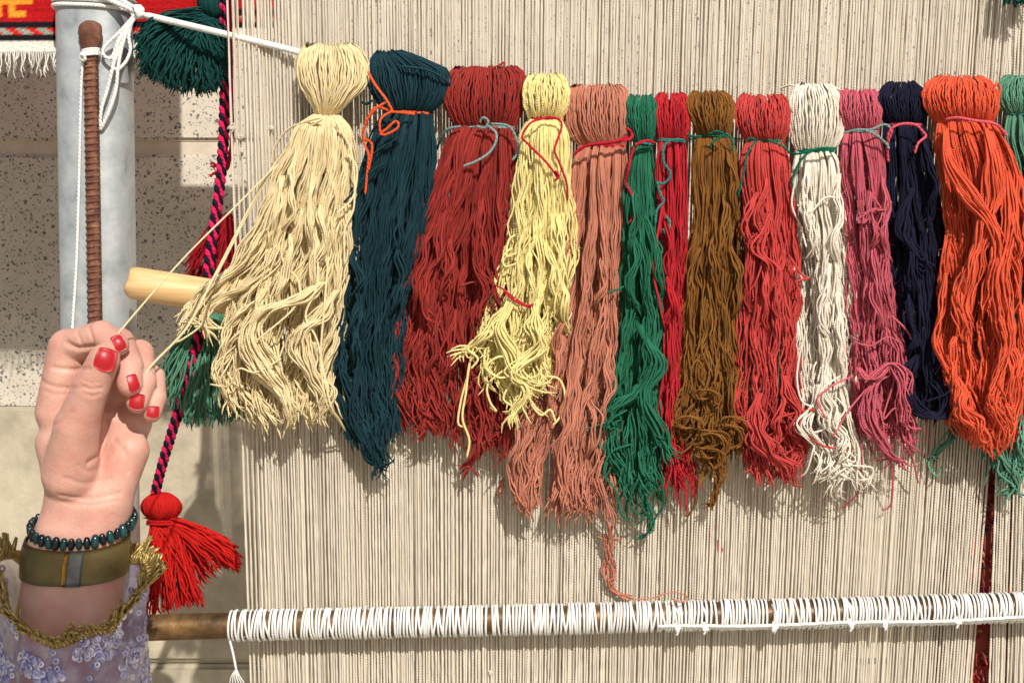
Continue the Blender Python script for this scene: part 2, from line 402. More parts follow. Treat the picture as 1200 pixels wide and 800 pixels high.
# thread knots and small fuzz on the warp
for (kx, ky, s_) in ((272, 150, 4.2), (281, 160, 3.5), (283, 176, 3), (818, 20, 2.2), (575, 788, 2.2), (398, 125, 2.5), (318, 150, 3)):
    n = 9; P = np.zeros((n, 8, 3)); 
    for q in range(n):
        c0 = RNG.normal(0, s_ * 0.45, (4, 2)); c = catmull(np.array([kx, ky]) + c0, 8)
        P[q] = W(c[:, 0], c[:, 1], -0.001 - 0.0015 * RNG.random(8))
    tubes('knot', P - np.array(warp.location), 0.0006, m_warp, warp, 5)
for (kx, ky, l_) in ((831, 622, 9), (841, 632, 14), (846, 640, 7), (838, 615, 6)):
    tubes('dye_thread', W([kx, kx + .6, kx], [ky, ky + l_ / 2, ky + l_], -0.0009) - np.array(warp.location), 0.0005, yarn('crimson dye thread', (176, 30, 56), 0.1) if 'crimson' not in MATS else MATS['crimson'], warp, 5)

# ================================================================== STEEL POST
m_galv = noise_mat('galvanised steel', [(0.22, (128, 132, 132)), (0.42, (168, 173, 174)), (0.6, (186, 190, 190)), (0.78, (206, 208, 204))], 48, 0.55, 0.3, bump=0.25, bscale=240, spec=0.4)
m_rust = noise_mat('rusty rebar', [(0.25, (74, 44, 34)), (0.5, (116, 74, 56)), (0.75, (158, 112, 88))], 120, 0.8, 0.15, bump=0.7, bscale=700, bdist=0.0006)
m_cord = yarn('white cotton cord', (238, 236, 228), 0.06, pitch=0.003, bump=0.5, sheen=0.1)
def tube_section(name, prof, z0, z1, mat, parent, nz=2):
    n = len(prof); V = []
    for k in range(nz):
        z = z0 + (z1 - z0) * k / (nz - 1)
        V += [(x, y, z) for x, y in prof]
    F = [[k * n + i, k * n + (i + 1) % n, (k + 1) * n + (i + 1) % n, (k + 1) * n + i] for k in range(nz - 1) for i in range(n)]
    return mesh_np(name, V, F, mat, parent)
pc = W(113.5, 200, Y_POST)
post = empty('steel_post', 'grey galvanised steel loom post with a rusty rebar welded on', 'post', (pc[0], Y_POST, 0))
hw, hd = 0.0268, 0.024
ang = np.linspace(0, 2 * np.pi, 48, endpoint=False)
sgp = lambda c, e: np.sign(c) * np.abs(c) ** e
prof = [(hw * sgp(math.cos(a), 0.75), hd * sgp(math.sin(a), 0.75)) for a in ang]
tube_section('pipe', prof, 0.0, 2.0, m_galv, post)
# rebar: ribbed rod with a longitudinal ridge
zt, zb = float(W(107, 40, Y_POST - hd)[2]), 0.98
rx, ry, rr = float(W(107.5, 200, Y_POST - hd - 0.006)[0]) - pc[0], -hd - 0.0040, 0.0044
nz = 1700; na = 20
zz_ = np.linspace(zt, zb, nz); aa = np.linspace(0, 2 * np.pi, na, endpoint=False)
ZZ, AA = np.meshgrid(zz_, aa, indexing='ij')
ribp = 0.0046
ph = ((zt - ZZ) + 0.0005 * np.cos(AA - 0.3)) / ribp
rib = np.clip(np.sin(2 * np.pi * ph) * 2.0 - 0.4, -0.5, 1) * 0.0011 * np.clip(np.abs(np.sin(AA - 1.80 * np.pi)) * 1.5, 0, 1)
ridge = 0.0011 * np.exp(-((AA - 1.80 * np.pi) / 0.16) ** 2) + 0.0011 * np.exp(-((AA - 0.8 * np.pi) / 0.16) ** 2)
RR = rr + np.maximum(rib, 0) + ridge + 0.00006 * RNG.normal(0, 1, ZZ.shape)
V = np.stack([rx + RR * np.cos(AA), ry + RR * np.sin(AA), ZZ], -1).reshape(-1, 3)
i = np.arange(nz - 1)[:, None]; j = np.arange(na)[None]
F = np.stack([i * na + j, i * na + (j + 1) % na, (i + 1) * na + (j + 1) % na, (i + 1) * na + j], -1).reshape(-1, 4)
reb = mesh_np('rebar', V, F[:, ::-1], m_rust, post)
# weld collar
zs = np.linspace(0, 1, 14); rad = np.interp(zs, [0, .08, .2, .45, .7, 1], [0.8, 1.5, 1.85, 1.9, 1.6, 1.05]) * rr
V = []
for k, z in enumerate(zs):
    for a in aa: V.append((rx + rad[k] * math.cos(a) * (1 + 0.05 * math.sin(3 * a + k) + 0.05 * math.sin(7 * a - 2 * k)), ry + rad[k] * math.sin(a), zt + 0.0085 - z * 0.0235))
F = [[k * na + q, k * na + (q + 1) % na, (k + 1) * na + (q + 1) % na, (k + 1) * na + q] for k in range(13) for q in range(na)]
mesh_np('weld_collar', V, np.array(F)[:, ::-1], m_rust, post)

def strand_px(name, pts, r, mat, parent, n=40, sides=6, off=None):
    """one strand through (px,py,y) control points"""
    c = catmull(np.array(pts, float), n)
    P = W(c[:, 0], c[:, 1], c[:, 2])
    if parent is not None: P = P - np.array(parent.matrix_basis.translation)
    return tubes(name, P, r, mat, parent, sides)

yf = Y_POST - hd      # front face of post
# cord: winds round the post, knots, then runs to the skeins
cord = empty('skein_cord', 'taut white cord tied round the post and carrying the skeins', 'cord', tuple(W(160, 15, yf)))
def ring_post(pyl, pyr, r, rise=0.0):
    a = np.linspace(0, 2 * np.pi, 60, endpoint=False)
    zl = float(W(113, pyl, yf)[2]); zr_ = float(W(113, pyr, yf)[2])
    P = np.stack([pc[0] + (hw + r) * sgp(np.cos(a), 0.75), Y_POST + (hd + r) * sgp(np.sin(a), 0.75), (zl + zr_) / 2 + (zr_ - zl) / 2 * np.cos(a)], -1)
    tubes('post_winding', P - np.array(cord.location), r, m_cord, cord, 7, closed=True)
ring_post(3, 9, 0.0015); ring_post(-4, 3, 0.0015); ring_post(-9, -6, 0.0015); ring_post(-16, -12, 0.0015)
skein_line = [(162, 16, yf - 0.005), (255, 38, 0.008), (352, 62, -0.010), (395, 78, -0.013), (480, 88, -0.015), (570, 98, -0.015), (640, 106, -0.015), (700, 114, -0.015), (752, 122, -0.015), (834, 124, -0.015), (894, 126, -0.015), (955, 120, -0.015), (1005, 119, -0.015), (1057, 113, -0.015), (1126, 108, -0.015), (1195, 105, -0.015), (1300, 95, -0.014)]
strand_px('line', skein_line, 0.0024, m_cord, cord, 90, 8)
strand_px('lashing', [(100, -14, yf - 0.003), (128, 0, yf - 0.004), (158, 13, yf - 0.005), (170, 19, yf - 0.005)], 0.0019, m_cord, cord, 24, 8)
strand_px('lashing', [(118, -14, yf - 0.003), (140, -1, yf - 0.004), (160, 11, yf - 0.006)], 0.0017, m_cord, cord, 24, 8)
for q in range(5):
    a0 = q * 1.3
    th = np.linspace(0, 2 * np.pi, 22)
    c = np.stack([163 + 6.5 * np.cos(th) * np.cos(a0 * .4) + q - 2, 14 + 6.0 * np.sin(th + a0), yf - 0.006 - 0.003 * np.cos(th + a0)], -1)
    P = W(c[:, 0], c[:, 1], c[:, 2]) - np.array(cord.location)
    tubes('knot_turn', P, 0.0016, m_cord, cord, 6)
yl = yf - 0.0045
strand_px('loop', [(158, 18, yl), (140, 38, yl), (123, 55, yl), (121, 64, yl), (131, 68, yl), (140, 45, yl), (160, 20, yl)], 0.0013, m_cord, cord, 50)
strand_px('loop', [(160, 18, yl), (152, 32, yl), (141, 55, yl), (133, 78, yl), (139, 81, yl), (148, 72, yl), (153, 58, yl), (151, 42, yl), (156, 22, yl)], 0.0013, m_cord, cord, 50)
strand_px('tail', [(156, 20, yl), (138, 52, yl - .001), (132, 80, yl - .001), (126, 105, yl), (119, 128, yl), (117, 152, yf - 0.002)], 0.0013, m_cord, cord, 40)
strand_px('tail', [(158, 20, yl), (146, 45, yl - .001), (139, 75, yl - .001), (136, 105, yl), (128, 130, yl), (118, 153, yf - 0.002)], 0.0013, m_cord, cord, 40)
# tie round rebar with a hanging string
band = empty('white_string', 'thin white string knotted round the rebar, hanging down its side', 'string', tuple(W(107, 60, yf - 0.01)))
for q in range(5):
    a = np.linspace(0, 2 * np.pi, 30, endpoint=False); z0 = float(W(107, 57.5 + q * 1.7, yf - 0.01)[2])
    P = np.stack([pc[0] + rx + (rr + 0.0017) * np.cos(a), Y_POST + ry + (rr + 0.0017) * np.sin(a), z0 + 0.0009 * np.cos(a)], -1)
    tubes('turn', P - np.array(band.location), 0.0008, m_cord, band, 6, closed=True)
strand_px('knot', [(99, 62, yf - .008), (95, 64, yf - .011), (95, 70, yf - .010), (100, 70, yf - .012), (97, 64, yf - .013), (94, 67, yf - .010)], 0.0012, m_cord, band, 24)
strand_px('tail', [(97, 68, yf - .008), (95, 110, yf - .004), (93, 200, yf - .002), (90, 300, yf - .002), (85, 385, yf - .002), (82, 450, yf - .002)], 0.0011, m_cord, band, 40)

# ================================================================== WOODEN DOWEL (leash rod)
def dowel():
    m, t, p = newmat('pale turned wood'); L = t.links.new
    tc = nd(t, 'ShaderNodeTexCoord'); mp = nd(t, 'ShaderNodeMapping'); mp.inputs['Scale'].default_value = (6, 160, 160); L(tc.outputs['Object'], mp.inputs[0])
    no = nd(t, 'ShaderNodeTexNoise'); no.inputs['Scale'].default_value = 1.5; no.inputs['Detail'].default_value = 6; L(mp.outputs[0], no.inputs['Vector'])
    cr = nd(t, 'ShaderNodeValToRGB'); L(no.outputs['Fac'], cr.inputs[0])
    cr.color_ramp.elements[0].position = 0.3; cr.color_ramp.elements[0].color = lin(212, 166, 108)
    cr.color_ramp.elements[1].position = 0.7; cr.color_ramp.elements[1].color = lin(238, 200, 144)
    L(cr.outputs[0], p.inputs['Base Color']); p.inputs['Roughness'].default_value = 0.5
    b = nd(t, 'ShaderNodeBump'); b.inputs['Strength'].default_value = 0.3; b.inputs['Distance'].default_value = 0.0005; L(no.outputs['Fac'], b.inputs['Height']); L(b.outputs[0], p.inputs['Normal'])
    A = W(151, 331, 0.0180); B = W(560, 395, 0.0180)
    d = B - A; ln = np.linalg.norm(d); d /= ln
    r = 0.0118
    s = np.array([0, 0.0004, 0.0018, 0.0045, 0.010, 0.03, ln]); rad = np.array([0.62, 0.8, 0.92, 0.985, 1.0, 1.0, 1.0]) * r
    nb = 28; u = np.array([0, 1, 0.]); v = np.cross(d, u); u = np.cross(v, d)
    V = [A]
    for k in range(len(s)):
        for q in range(nb):
            a = 2 * np.pi * q / nb
            j = 1 + (0.03 * math.sin(5 * a + 2 * k) + 0.02 * RNG.normal() if k < 4 else 0)
            V.append(A + d * (s[k] + (0.0009 * math.sin(3 * a) if k < 3 else 0)) + rad[k] * j * (math.cos(a) * u + math.sin(a) * v))
    F = [[1 + k * nb + q, 1 + k * nb + (q + 1) % nb, 1 + (k + 1) * nb + (q + 1) % nb, 1 + (k + 1) * nb + q] for k in range(len(s) - 1) for q in range(nb)]
    F3 = [[0, 1 + (q + 1) % nb, 1 + q] for q in range(nb)]
    o = mesh_np('wooden_rod', V, F, m, None, F3=F3)
    tag(o, 'round pale wooden rod pushed through the warp beside the post', 'rod')
dowel()

# ================================================================== HEDDLE BAR
def heddle_bar():
    mb = noise_mat('brown patinated bar', [(0.25, (52, 38, 24)), (0.5, (104, 78, 48)), (0.68, (140, 106, 64)), (0.85, (170, 140, 96))], 60, 0.45, 0.4, bump=0.4, bscale=500, bdist=0.0004)
    mb2 = mb
    m_str = yarn('white heddle string', (240, 238, 232), 0.05, pitch=0.0014, bump=0.5, sheen=0.05)
    yb = -0.0128; rb = 0.0092
    pts = [(60, 738, yb), (145, 736, yb), (270, 732.5, yb), (600, 726, yb), (830, 720.5, yb), (1000, 717, yb), (1300, 708, yb)]
    c = catmull(pts, 60); P = W(c[:, 0], c[:, 1], c[:, 2])
    root = empty('heddle_bar', 'brown heddle bar wrapped in white string, lying across the warp', 'bar', tuple(P[30]))
    tubes('rod', P - P[30], rb, mb, root, 20, caps=False)
    # string: one continuous winding, uneven pitch, sometimes crossing
    r = np.random.default_rng(4)
    x = 270.0; xsn = []
    while x < 1290:
        xsn.append(x)
        dense = 3.2 if x < 780 else 3.6
        s = dense * r.uniform(0.75, 1.3)
        if r.random() < 0.05: s += r.uniform(1.5, 5)
        if x < 292: s = r.uniform(3.2, 4.4)
        if 819 < x < 838: s = r.uniform(4, 8)
        x += s
    xsn = np.array(xsn); tilt = r.normal(0, 1.0, len(xsn)) + 0.8
    tilt[r.random(len(xsn)) < 0.08] *= -2.2
    nn = 14
    C = []
    cx = c[:, 0]; cyv = c[:, 1]
    for k in range(len(xsn)):
        a = np.linspace(0, 2 * np.pi, nn, endpoint=False)
        nx_ = xsn[k + 1] if k + 1 < len(xsn) else xsn[k] + 3
        xx = xsn[k] + (nx_ - xsn[k]) * (a / (2 * np.pi)) ** 3 + tilt[k] * np.sin(a) * 1.0
        base = W(xx, np.interp(xx, cx, cyv), yb)
        R_ = rb + 0.0009 + 0.0003 * abs(r.normal())
        # a = 0 starts behind (towards +y), top, front, bottom
        base[:, 1] += R_ * np.cos(a); base[:, 2] += R_ * np.sin(a)
        C.append(base)
    C = np.vstack(C)
    tubes('string_winding', C - P[30], 0.00082, m_str, root, 5, caps=False)
    # string line along lower front edge at the right half, with knots
    xx = np.linspace(770, 1300, 160)
    yy = np.interp(xx, cx, cyv) + 12.5 + 1.0 * np.sin(xx * 0.03) + RNG.normal(0, 0.25, 160)
    for o_ in (0, 2.2):
        Q = W(xx, yy + o_, yb - rb * 0.98 + o_ * 0.0010)
        tubes('edge_string', Q - P[30], 0.0013, m_str, root, 6)
    for kx in (794, 826, 908, 998, 1038, 1122):
        ky = np.interp(kx, cx, cyv) + 12
        for q in range(3):
            cc = np.array([kx, ky + 1]) + RNG.normal(0, 1, (5, 2)) * [2.2, 3.2]
            cc = catmull(cc, 16); Q = W(cc[:, 0], cc[:, 1], yb - rb * 0.95 - 0.001 * RNG.random(16))
            tubes('knot', Q - P[30], 0.0009, m_str, root, 5)
        strand_px('knot_tail', [(kx, ky, yb - rb), (kx + 1, ky + 5, yb - rb), (kx - 1 + RNG.normal(), ky + 11, yb - rb + .001)], 0.0009, m_str, root, 10)
        strand_px('cross_turn', [(kx - 4, ky - 24, yb - rb * .35), (kx + 1, ky - 14, yb - rb * 1.15), (kx + 2, ky, yb - rb * 1.05)], 0.0009, m_str, root, 14)
    # hanging string end left
    strand_px('string_end', [(262, 746, yb), (268, 747.5, yb - .004), (273, 765, yb - .004), (277, 785, yb - .004)], 0.0009, m_str, root, 20)
    for q in range(6):
        strand_px('string_fray', [(277, 783, yb - .004), (277 + (q - 3) * 2, 792, yb - .004), (278 + (q - 2.5) * 3.6, 801, yb - .004)], 0.00045, m_str, root, 8, 4)
    strand_px('string_end', [(260, 745.5, yb - .001), (268, 746.5, yb - .003), (290, 744.5, yb - .006)], 0.0010, m_str, root, 16)
heddle_bar()

# ================================================================== YARN SKEINS
def lock_strands(ctrl, width, n, r, M=52, amp=3.0, fine=1.0, depth_ratio=0.8, end_var=0.05, frayed=8.0, freq=(4.0, 11.0), curl=0.0, knee=0.72):
    """ctrl: (K,3) px,py,y control of lock centre; width px (K or scalar). returns strands (n,M,3) in world coords"""
    c = catmull(ctrl, M); t = np.linspace(0, 1, M)
    L_ = np.linalg.norm(np.diff(c[:, :2], axis=0), axis=1).sum() / 400.0
    wv = np.interp(t, np.linspace(0, 1, len(np.atleast_1d(width))), np.atleast_1d(width))
    kk = np.arange(n); th = kk * 2.39996 + r.uniform(0, 6.28) + r.normal(0, 0.15, n); rad = np.sqrt((kk + 0.5) / n) * r.normal(1, 0.06, n)
    tw = r.uniform(-1.5, 1.5)
    A = th[:, None] + tw * t[None] * 2
    squeeze = 1 + 0.35 * np.sin(2 * np.pi * r.uniform(1.5, 3.5) * t + r.uniform(0, 6))
    dx = rad[:, None] * np.cos(A) * wv * squeeze / 2; dd = rad[:, None] * np.sin(A) * wv / 2 * depth_ratio
    env = np.clip(t * 4.0, 0, 1) ** 1.2 * (0.5 + 0.72 * t)
    f1, f2, f3 = r.uniform(*freq, 3) * L_
    p1, p2, p3, p4 = r.uniform(0, 6.28, 4)
    slow = amp * 1.1 * np.sin(2 * np.pi * r.uniform(0.6, 1.6) * t + p4)
    ph = r.normal(0, 0.45, (n, 1))
    wx = amp * env * (np.sin(2 * np.pi * f1 * t + p1 + ph) * 0.55 + np.sin(2 * np.pi * f2 * t + p2 + ph) * 0.35) + env * slow
    wd = amp * 0.9 * env * np.sin(2 * np.pi * f3 * t + p3 + ph)
    pj = r.uniform(0, 6.28, (n, 5)); fj = r.uniform(5, 14, (n, 2)) * L_
    fk = r.uniform(15, 21, (n, 1)) * L_ if M > 48 else r.uniform(14, 20, (n, 1)) * L_
    sx = fine * env * (np.sin(2 * np.pi * fj[:, :1] * t + pj[:, :1]) * 0.6 + np.sin(2 * np.pi * fj[:, 1:] * 1.5 * t + pj[:, 1:2]) * 0.35) + 0.34 * np.clip(t * 6, 0, 1) * np.sin(2 * np.pi * fk * t + pj[:, 3:4] + 2 * np.sin(5 * t + pj[:, 4:5]))
    sdp = fine * env * np.sin(2 * np.pi * fj[:, :1] * 0.8 * t + pj[:, 2:3]) * 0.8
    stray = (r.random(n) < 0.10)[:, None] * r.normal(0, 6, (n, 1)) * np.sin(np.pi * np.clip((t - r.uniform(0, .5, (n, 1))) / 0.5, 0, 1))
    ts = np.clip(1 - np.abs(r.normal(0, end_var, (n, 1))), 0.6, 1)
    te = t[None] * ts
    cx = np.interp(te, t, c[:, 0]); cy = np.interp(te, t, c[:, 1]); cd = np.interp(te, t, c[:, 2])
    e = np.clip((t - 0.86) / 0.14, 0, 1) ** 1.6
    fr = r.normal(0, frayed * 0.75, (n, 1)); fp = r.uniform(0, 6.28, (n, 1)); fq = r.uniform(2, 6, (n, 1))
    PX = cx + dx + wx + sx + stray + e * fr + frayed * 0.42 * e * np.sin(fq * e + fp)
    PY = cy + e * r.normal(0, frayed * 0.6, (n, 1)) + 0.5 * sx + frayed * 0.3 * e * np.cos(fq * e + fp)
    PD = cd + (dd + wd + sdp) * MM - np.abs(e * r.normal(0, frayed * 0.5, (n, 1))) * MM
    if curl > 0:      # the end of the lock coils round
        kn = knee + r.normal(0, 0.05, (n, 1)) + r.uniform(-.06, .06)
        cr = curl * r.uniform(0.5, 1.25) * r.choice([-1, 1]); crs = cr * (1 + 0.25 * r.normal(0, 1, (n, 1)))
        z = np.clip((t[None] - kn) / (1 - kn), 0, 1); ang = z * r.uniform(3.2, 6.0) + r.normal(0, .25, (n, 1)) * z
        PX = PX + crs * np.sin(ang)
        PY = PY + np.abs(crs) * (1 - np.cos(ang)) * 0.7 - z * (1 - kn) * 60 * np.abs(cr) / 10
        PD = PD - np.abs(crs) * 0.45 * np.sin(ang * 0.5) * MM
    return W(PX, PY, PD)

def rows_interp(rows, py):
    rows = np.array(rows, float)
    return np.interp(py, rows[:, 0], rows[:, 1]), np.interp(py, rows[:, 0], rows[:, 2])

SKEINS = {}
def skein(key, label, rgb, head, tie, body, y0=-0.018, depth=26, sr=1.12, amp=3.4, fine=1.2, frayed=7, endv=0.035, dens=1.0, seed=1, ends=None, var=0.3, curl=0.0, tiec=None, tie_w=1.5, M=50, freq=(3.2, 8.5), knee=0.74):
    r = np.random.default_rng(seed)
    yt, tl, tr = tie
    root = empty('yarn_skein', label, 'yarn skein', tuple(W((tl + tr) / 2, head[0][0], y0)), 'skeins hung in a row on the cord')
    loc = np.array(root.location)
    mat = yarn('yarn ' + key, rgb, var)
    MATS[key] = mat
    R0 = sr * MM
    # ---- head: loops from tie, up the front, over the cord and down the back
    full = list(head) + [(yt, tl, tr)]
    ytop = full[0][0]
    mw_ = max(b - a for _, a, b in full)
    nfr = int(mw_ / 2.2 * 1.25); n = nfr * 2
    u = np.concatenate([np.sin(np.linspace(-1, 1, nfr) * np.pi / 2 * 0.98), np.sin(np.linspace(-0.97, 0.97, nfr) * np.pi / 2)]) + r.normal(0, 0.012, n); layer = np.concatenate([np.full(nfr, 1.0), np.full(nfr, 0.84)]) + r.normal(0, 0.05, n)
    M2 = 30
    s = np.linspace(0, 1, M2)
    front = s < 0.62
    PYf = np.where(front, yt + 4 + (ytop - yt - 4) * (s / 0.62), ytop + (yt - ytop) * ((s - 0.62) / 0.38))
    a_, b_ = rows_interp(full, np.clip(PYf, ytop, yt))
    cx, hw_ = (a_ + b_) / 2, (b_ - a_) / 2
    fine_ph = r.uniform(0, 6.28, (n, 2))
    loopv = r.normal(0, 1.0, n); tl_ = 0.14 * np.sin(u * 4 + r.uniform(0, 6)) + r.normal(0, 0.035, n)
    q = (yt - PYf) / (yt - ytop)                      # 0 at tie .. 1 at top
    D = depth * 0.62 * (0.30 + 0.9 * np.sin(np.pi * np.clip(q, 0, 1) ** 0.8 * 0.93 + 0.05)) * MM
    uu = np.clip(u[:, None] * (1 + 0.05 * np.sin(5 * s + fine_ph[:, :1])) + tl_[:, None] * (s - 0.25), -1.03, 1.03)
    PX = cx + uu * hw_ + 1.3 * np.sin(9 * s + fine_ph[:, 1:]) * q + 0.6 * np.sin(r.uniform(30, 60, (n, 1)) * s + 3 * fine_ph[:, :1])
    cross = np.sqrt(np.clip(1 - np.clip(u, -1, 1)[:, None] ** 2 * 0.85, 0, 1))
    sgn = np.where(front, 1, -1)
    edge_top = np.clip(1 - np.abs(s - 0.62) / 0.16, 0, 1)
    PD = y0 - layer[:, None] * cross * D * np.where(edge_top > 0, np.cos(edge_top * np.pi / 2), 1) * sgn
    PY = PYf + loopv[:, None] * q * (1) + 5.0 * (u[:, None] ** 2) * 0 
    P = W(PX, PY + 0 * PX, PD)
    # back half of the loop must stay in front of the warp
    P[..., 1] = np.minimum(P[..., 1], -0.0025)
    tag(tubes('head_loops', P - loc, R0 * r.uniform(0.8, 1.1, (n, 1)) * (1 + 0.08 * r.normal(0, 1, P.shape[:2])), mat, root, 4, rnd=r.random(n)), kind='stuff')
    # ---- body
    nb_ = [b for b in body if b[0] > yt + 16]
    rows = [(yt - 2, tl + 1, tr - 1), (yt + 7, tl * .62 + nb_[0][1] * .38, tr * .62 + nb_[0][2] * .38), (yt + 17, tl * .22 + nb_[0][1] * .78, tr * .22 + nb_[0][2] * .78)] + nb_
    yb = rows[-1][0]
    strands = []
    wmax = max(b - a for _, a, b in rows)
    nl = max(4, int(wmax / 9.0))
    for lay, cnt in ((1.0, nl), (0.45, max(3, int(nl * .8))), (-0.5, max(3, int(nl * .6)))):
        aa_ = (np.arange(cnt) + 0.5) / cnt + r.normal(0, 0.25 / cnt, cnt)
        aa_ = np.clip(aa_, 0.04, 0.96)
        for a in aa_:
            drift = r.normal(0, 0.10); d2 = r.normal(0, 0.05); dph = r.uniform(0, 6.28)
            endf = ends(a) if ends else yb
            yend = endf + r.normal(0, 9) - (0 if lay > 0 else 10)
            tt = np.array([0, .02, .045, .08, .14, .25, .38, .5, .62, .75, .88, 1.0]); yy = yt - 2 + (yend - yt + 2) * tt
            l, rgt = rows_interp(rows, yy)
            av = np.clip(a + drift * np.sin(tt * 3.0) + d2 * np.sin(tt * 8 + dph) * tt, 0.02, 0.98)
            margin = 0.5
            px = l + margin + (rgt - l - 2 * margin) * av
            hwid = (rgt - l) / 2
            cr_ = np.sqrt(np.clip(1 - (2 * av - 1) ** 2 * 0.9, 0, 1))
            dep = np.minimum(depth * 1.25, hwid * 1.1 + 6) * 0.5
            tail = 1 - 0.35 * tt ** 3
            neck = np.clip(0.42 + tt * 9, 0, 1)
            bulge = 1 + 0.18 * np.sin(tt * r.uniform(3, 8) + r.uniform(0, 6))
            yd = y0 - lay * cr_ * dep * MM * tail * neck * bulge + r.normal(0, 4.5) * MM * np.clip(tt * 3, 0, 1)
            wl = np.interp(np.linspace(0, 1, 12), [0, .06, .3, .8, 1], [5, 8, 1.0 * wmax / nl, 1.15 * wmax / nl, 1.0 * wmax / nl])
            ns = max(4, int((12.5 if lay > 0.6 else 9) * dens * r.uniform(0.8, 1.25)))
            strands.append(lock_strands(np.stack([px, yy, yd], -1), wl, ns, r, M=M, amp=amp, fine=fine, frayed=frayed, end_var=endv, freq=freq, curl=curl if r.random() < 0.7 else 0.0, knee=knee))
    P = np.vstack(strands)
    P[..., 1] = np.minimum(P[..., 1], -0.0022)
    tag(tubes('hanging_strands', P - loc, R0 * r.uniform(0.78, 1.14, (len(P), 1)) * (1 + 0.10 * r.normal(0, 1, P.shape[:2])), mat, root, 4, rnd=r.random(len(P))), kind='stuff')
    SKEINS[key] = root
    cr_rows = [(y_, a_c + .26 * (b_c - a_c), b_c - .26 * (b_c - a_c)) for y_, a_c, b_c in list(head)[1:] + [(yt, tl, tr)] + rows[1:] if y_ < yb - 130]
    ac = np.linspace(0, 2 * np.pi, 16, endpoint=False); VC = []
    for y_, a_c, b_c in cr_rows:
        hw_c = (b_c - a_c) / 2; dc = min(depth * 0.10, hw_c * 0.3)
        VC.append(W((a_c + b_c) / 2 + hw_c * np.cos(ac), y_ + 0 * ac, np.minimum(y0 - dc * MM * np.sin(ac), -0.003)))
    nC = len(VC); iC = np.arange(nC - 1)[:, None]; jC = np.arange(16)[None]
    FC = np.stack([iC * 16 + jC, (iC + 1) * 16 + jC, (iC + 1) * 16 + (jC + 1) % 16, iC * 16 + (jC + 1) % 16], -1).reshape(-1, 4)
    mesh_np('inner_strands', np.vstack(VC) - loc, FC, mat, root, uv=np.zeros((len(FC) * 4, 2)), rnd=np.full(nC * 16, 0.15))
    nf = int(300 + 5 * wmax)
    iF = r.integers(0, len(P), nf); jF = r.integers(3, P.shape[1] - 2, nf)
    b0 = P[iF, jF]; dv = r.normal(0, 1, (nf, 3)) * [1, 0.8, 0.7]; dv[:, 1] = -np.abs(dv[:, 1]); dv /= np.linalg.norm(dv, axis=1, keepdims=True); d2_ = r.normal(0, 0.6, (nf, 3))
    tF = np.linspace(0, 1, 4)[None, :, None]; lF = r.uniform(0.0025, 0.008, (nf, 1, 1))
    FZ = b0[:, None] + lF * (dv[:, None] * tF + d2_[:, None] * tF ** 2)
    tag(tubes('fuzz', FZ - loc, 0.00014, mat, root, 3, rnd=r.random(nf)), kind='stuff')
    # ---- tie
    if tiec is not None:
        for q_ in range(2):
            a = np.linspace(0, 2 * np.pi, 40, endpoint=False)
            hwx = (tr - tl) / 2 + 1.0; hd_ = depth * 0.5 * 0.42 + 3
            PXt = (tl + tr) / 2 + hwx * np.cos(a); PYt = yt + (q_ - 0.5) * 2.6 + 1.5 * np.cos(a + q_) ; PDt = y0 - hd_ * MM * np.sin(a)
            T = W(PXt, PYt, np.minimum(PDt, -0.0018))
            tubes('tie', T - loc, tie_w * MM * 0.9, tiec, root, 6, closed=True)
    return root

tie_or = yarn('orange tie', (226, 88, 48), 0.2, pitch=0.0028, bump=0.5); tie_gy = yarn('grey green tie', (120, 146, 140), 0.2, pitch=0.0028, bump=0.5)
tie_rd = yarn('crimson tie', (178, 30, 48), 0.2, pitch=0.0028, bump=0.5); tie_gn = yarn('green tie', (22, 96, 74), 0.2, pitch=0.0028, bump=0.5); tie_pk = yarn('rose tie', (206, 84, 96), 0.2, pitch=0.0028, bump=0.5)
tie_tl = yarn('teal tie', (52, 120, 112), 0.2, pitch=0.0028, bump=0.5)

skein('cream', 'cream yarn skein with loose strands pulled towards the hand', (235, 214, 166),
      [(52, 362, 412), (60, 354, 424), (75, 348, 432), (98, 351, 430), (120, 364, 408)], (134, 371, 394),
      [(150, 356, 408), (175, 336, 416), (205, 322, 419), (250, 306, 416), (300, 292, 410), (350, 274, 404), (400, 262, 400), (450, 258, 400), (500, 282, 394)],
      seed=101, depth=34, amp=4.0, fine=1.5, frayed=9, dens=1.0, ends=lambda a: 478 + 22 * math.sin(a * 3.1), var=0.12, y0=-0.020)
skein('teal', 'dark teal yarn skein with a bright orange tie', (30, 58, 65),
      [(61, 442, 470), (68, 436, 492), (82, 432, 524), (100, 433, 528), (118, 442, 520)], (132, 452, 504),
      [(160, 434, 508), (200, 420, 506), (250, 408, 500), (300, 396, 492), (350, 390, 480), (400, 392, 472), (450, 395, 464), (500, 408, 462), (552, 432, 460)],
      seed=102, depth=30, amp=3.4, fine=1.4, frayed=7, ends=lambda a: 515 + 32 * math.sin(a * 3.1), tiec=tie_or)
skein('brick', 'brick red yarn skein with a grey green tie', (150, 52, 46),
      [(79, 536, 604), (88, 527, 614), (105, 523, 616), (125, 523, 613), (140, 530, 606)], (149, 536, 603),
      [(180, 520, 606), (220, 508, 606), (260, 494, 604), (300, 484, 602), (350, 472, 598), (400, 460, 598), (440, 456, 602), (480, 460, 602), (520, 474, 600), (548, 500, 596)],
      seed=103, depth=30, amp=4.0, fine=1.4, frayed=6, curl=5, knee=.82, ends=lambda a: 500 + 45 * a, tiec=tie_gy)
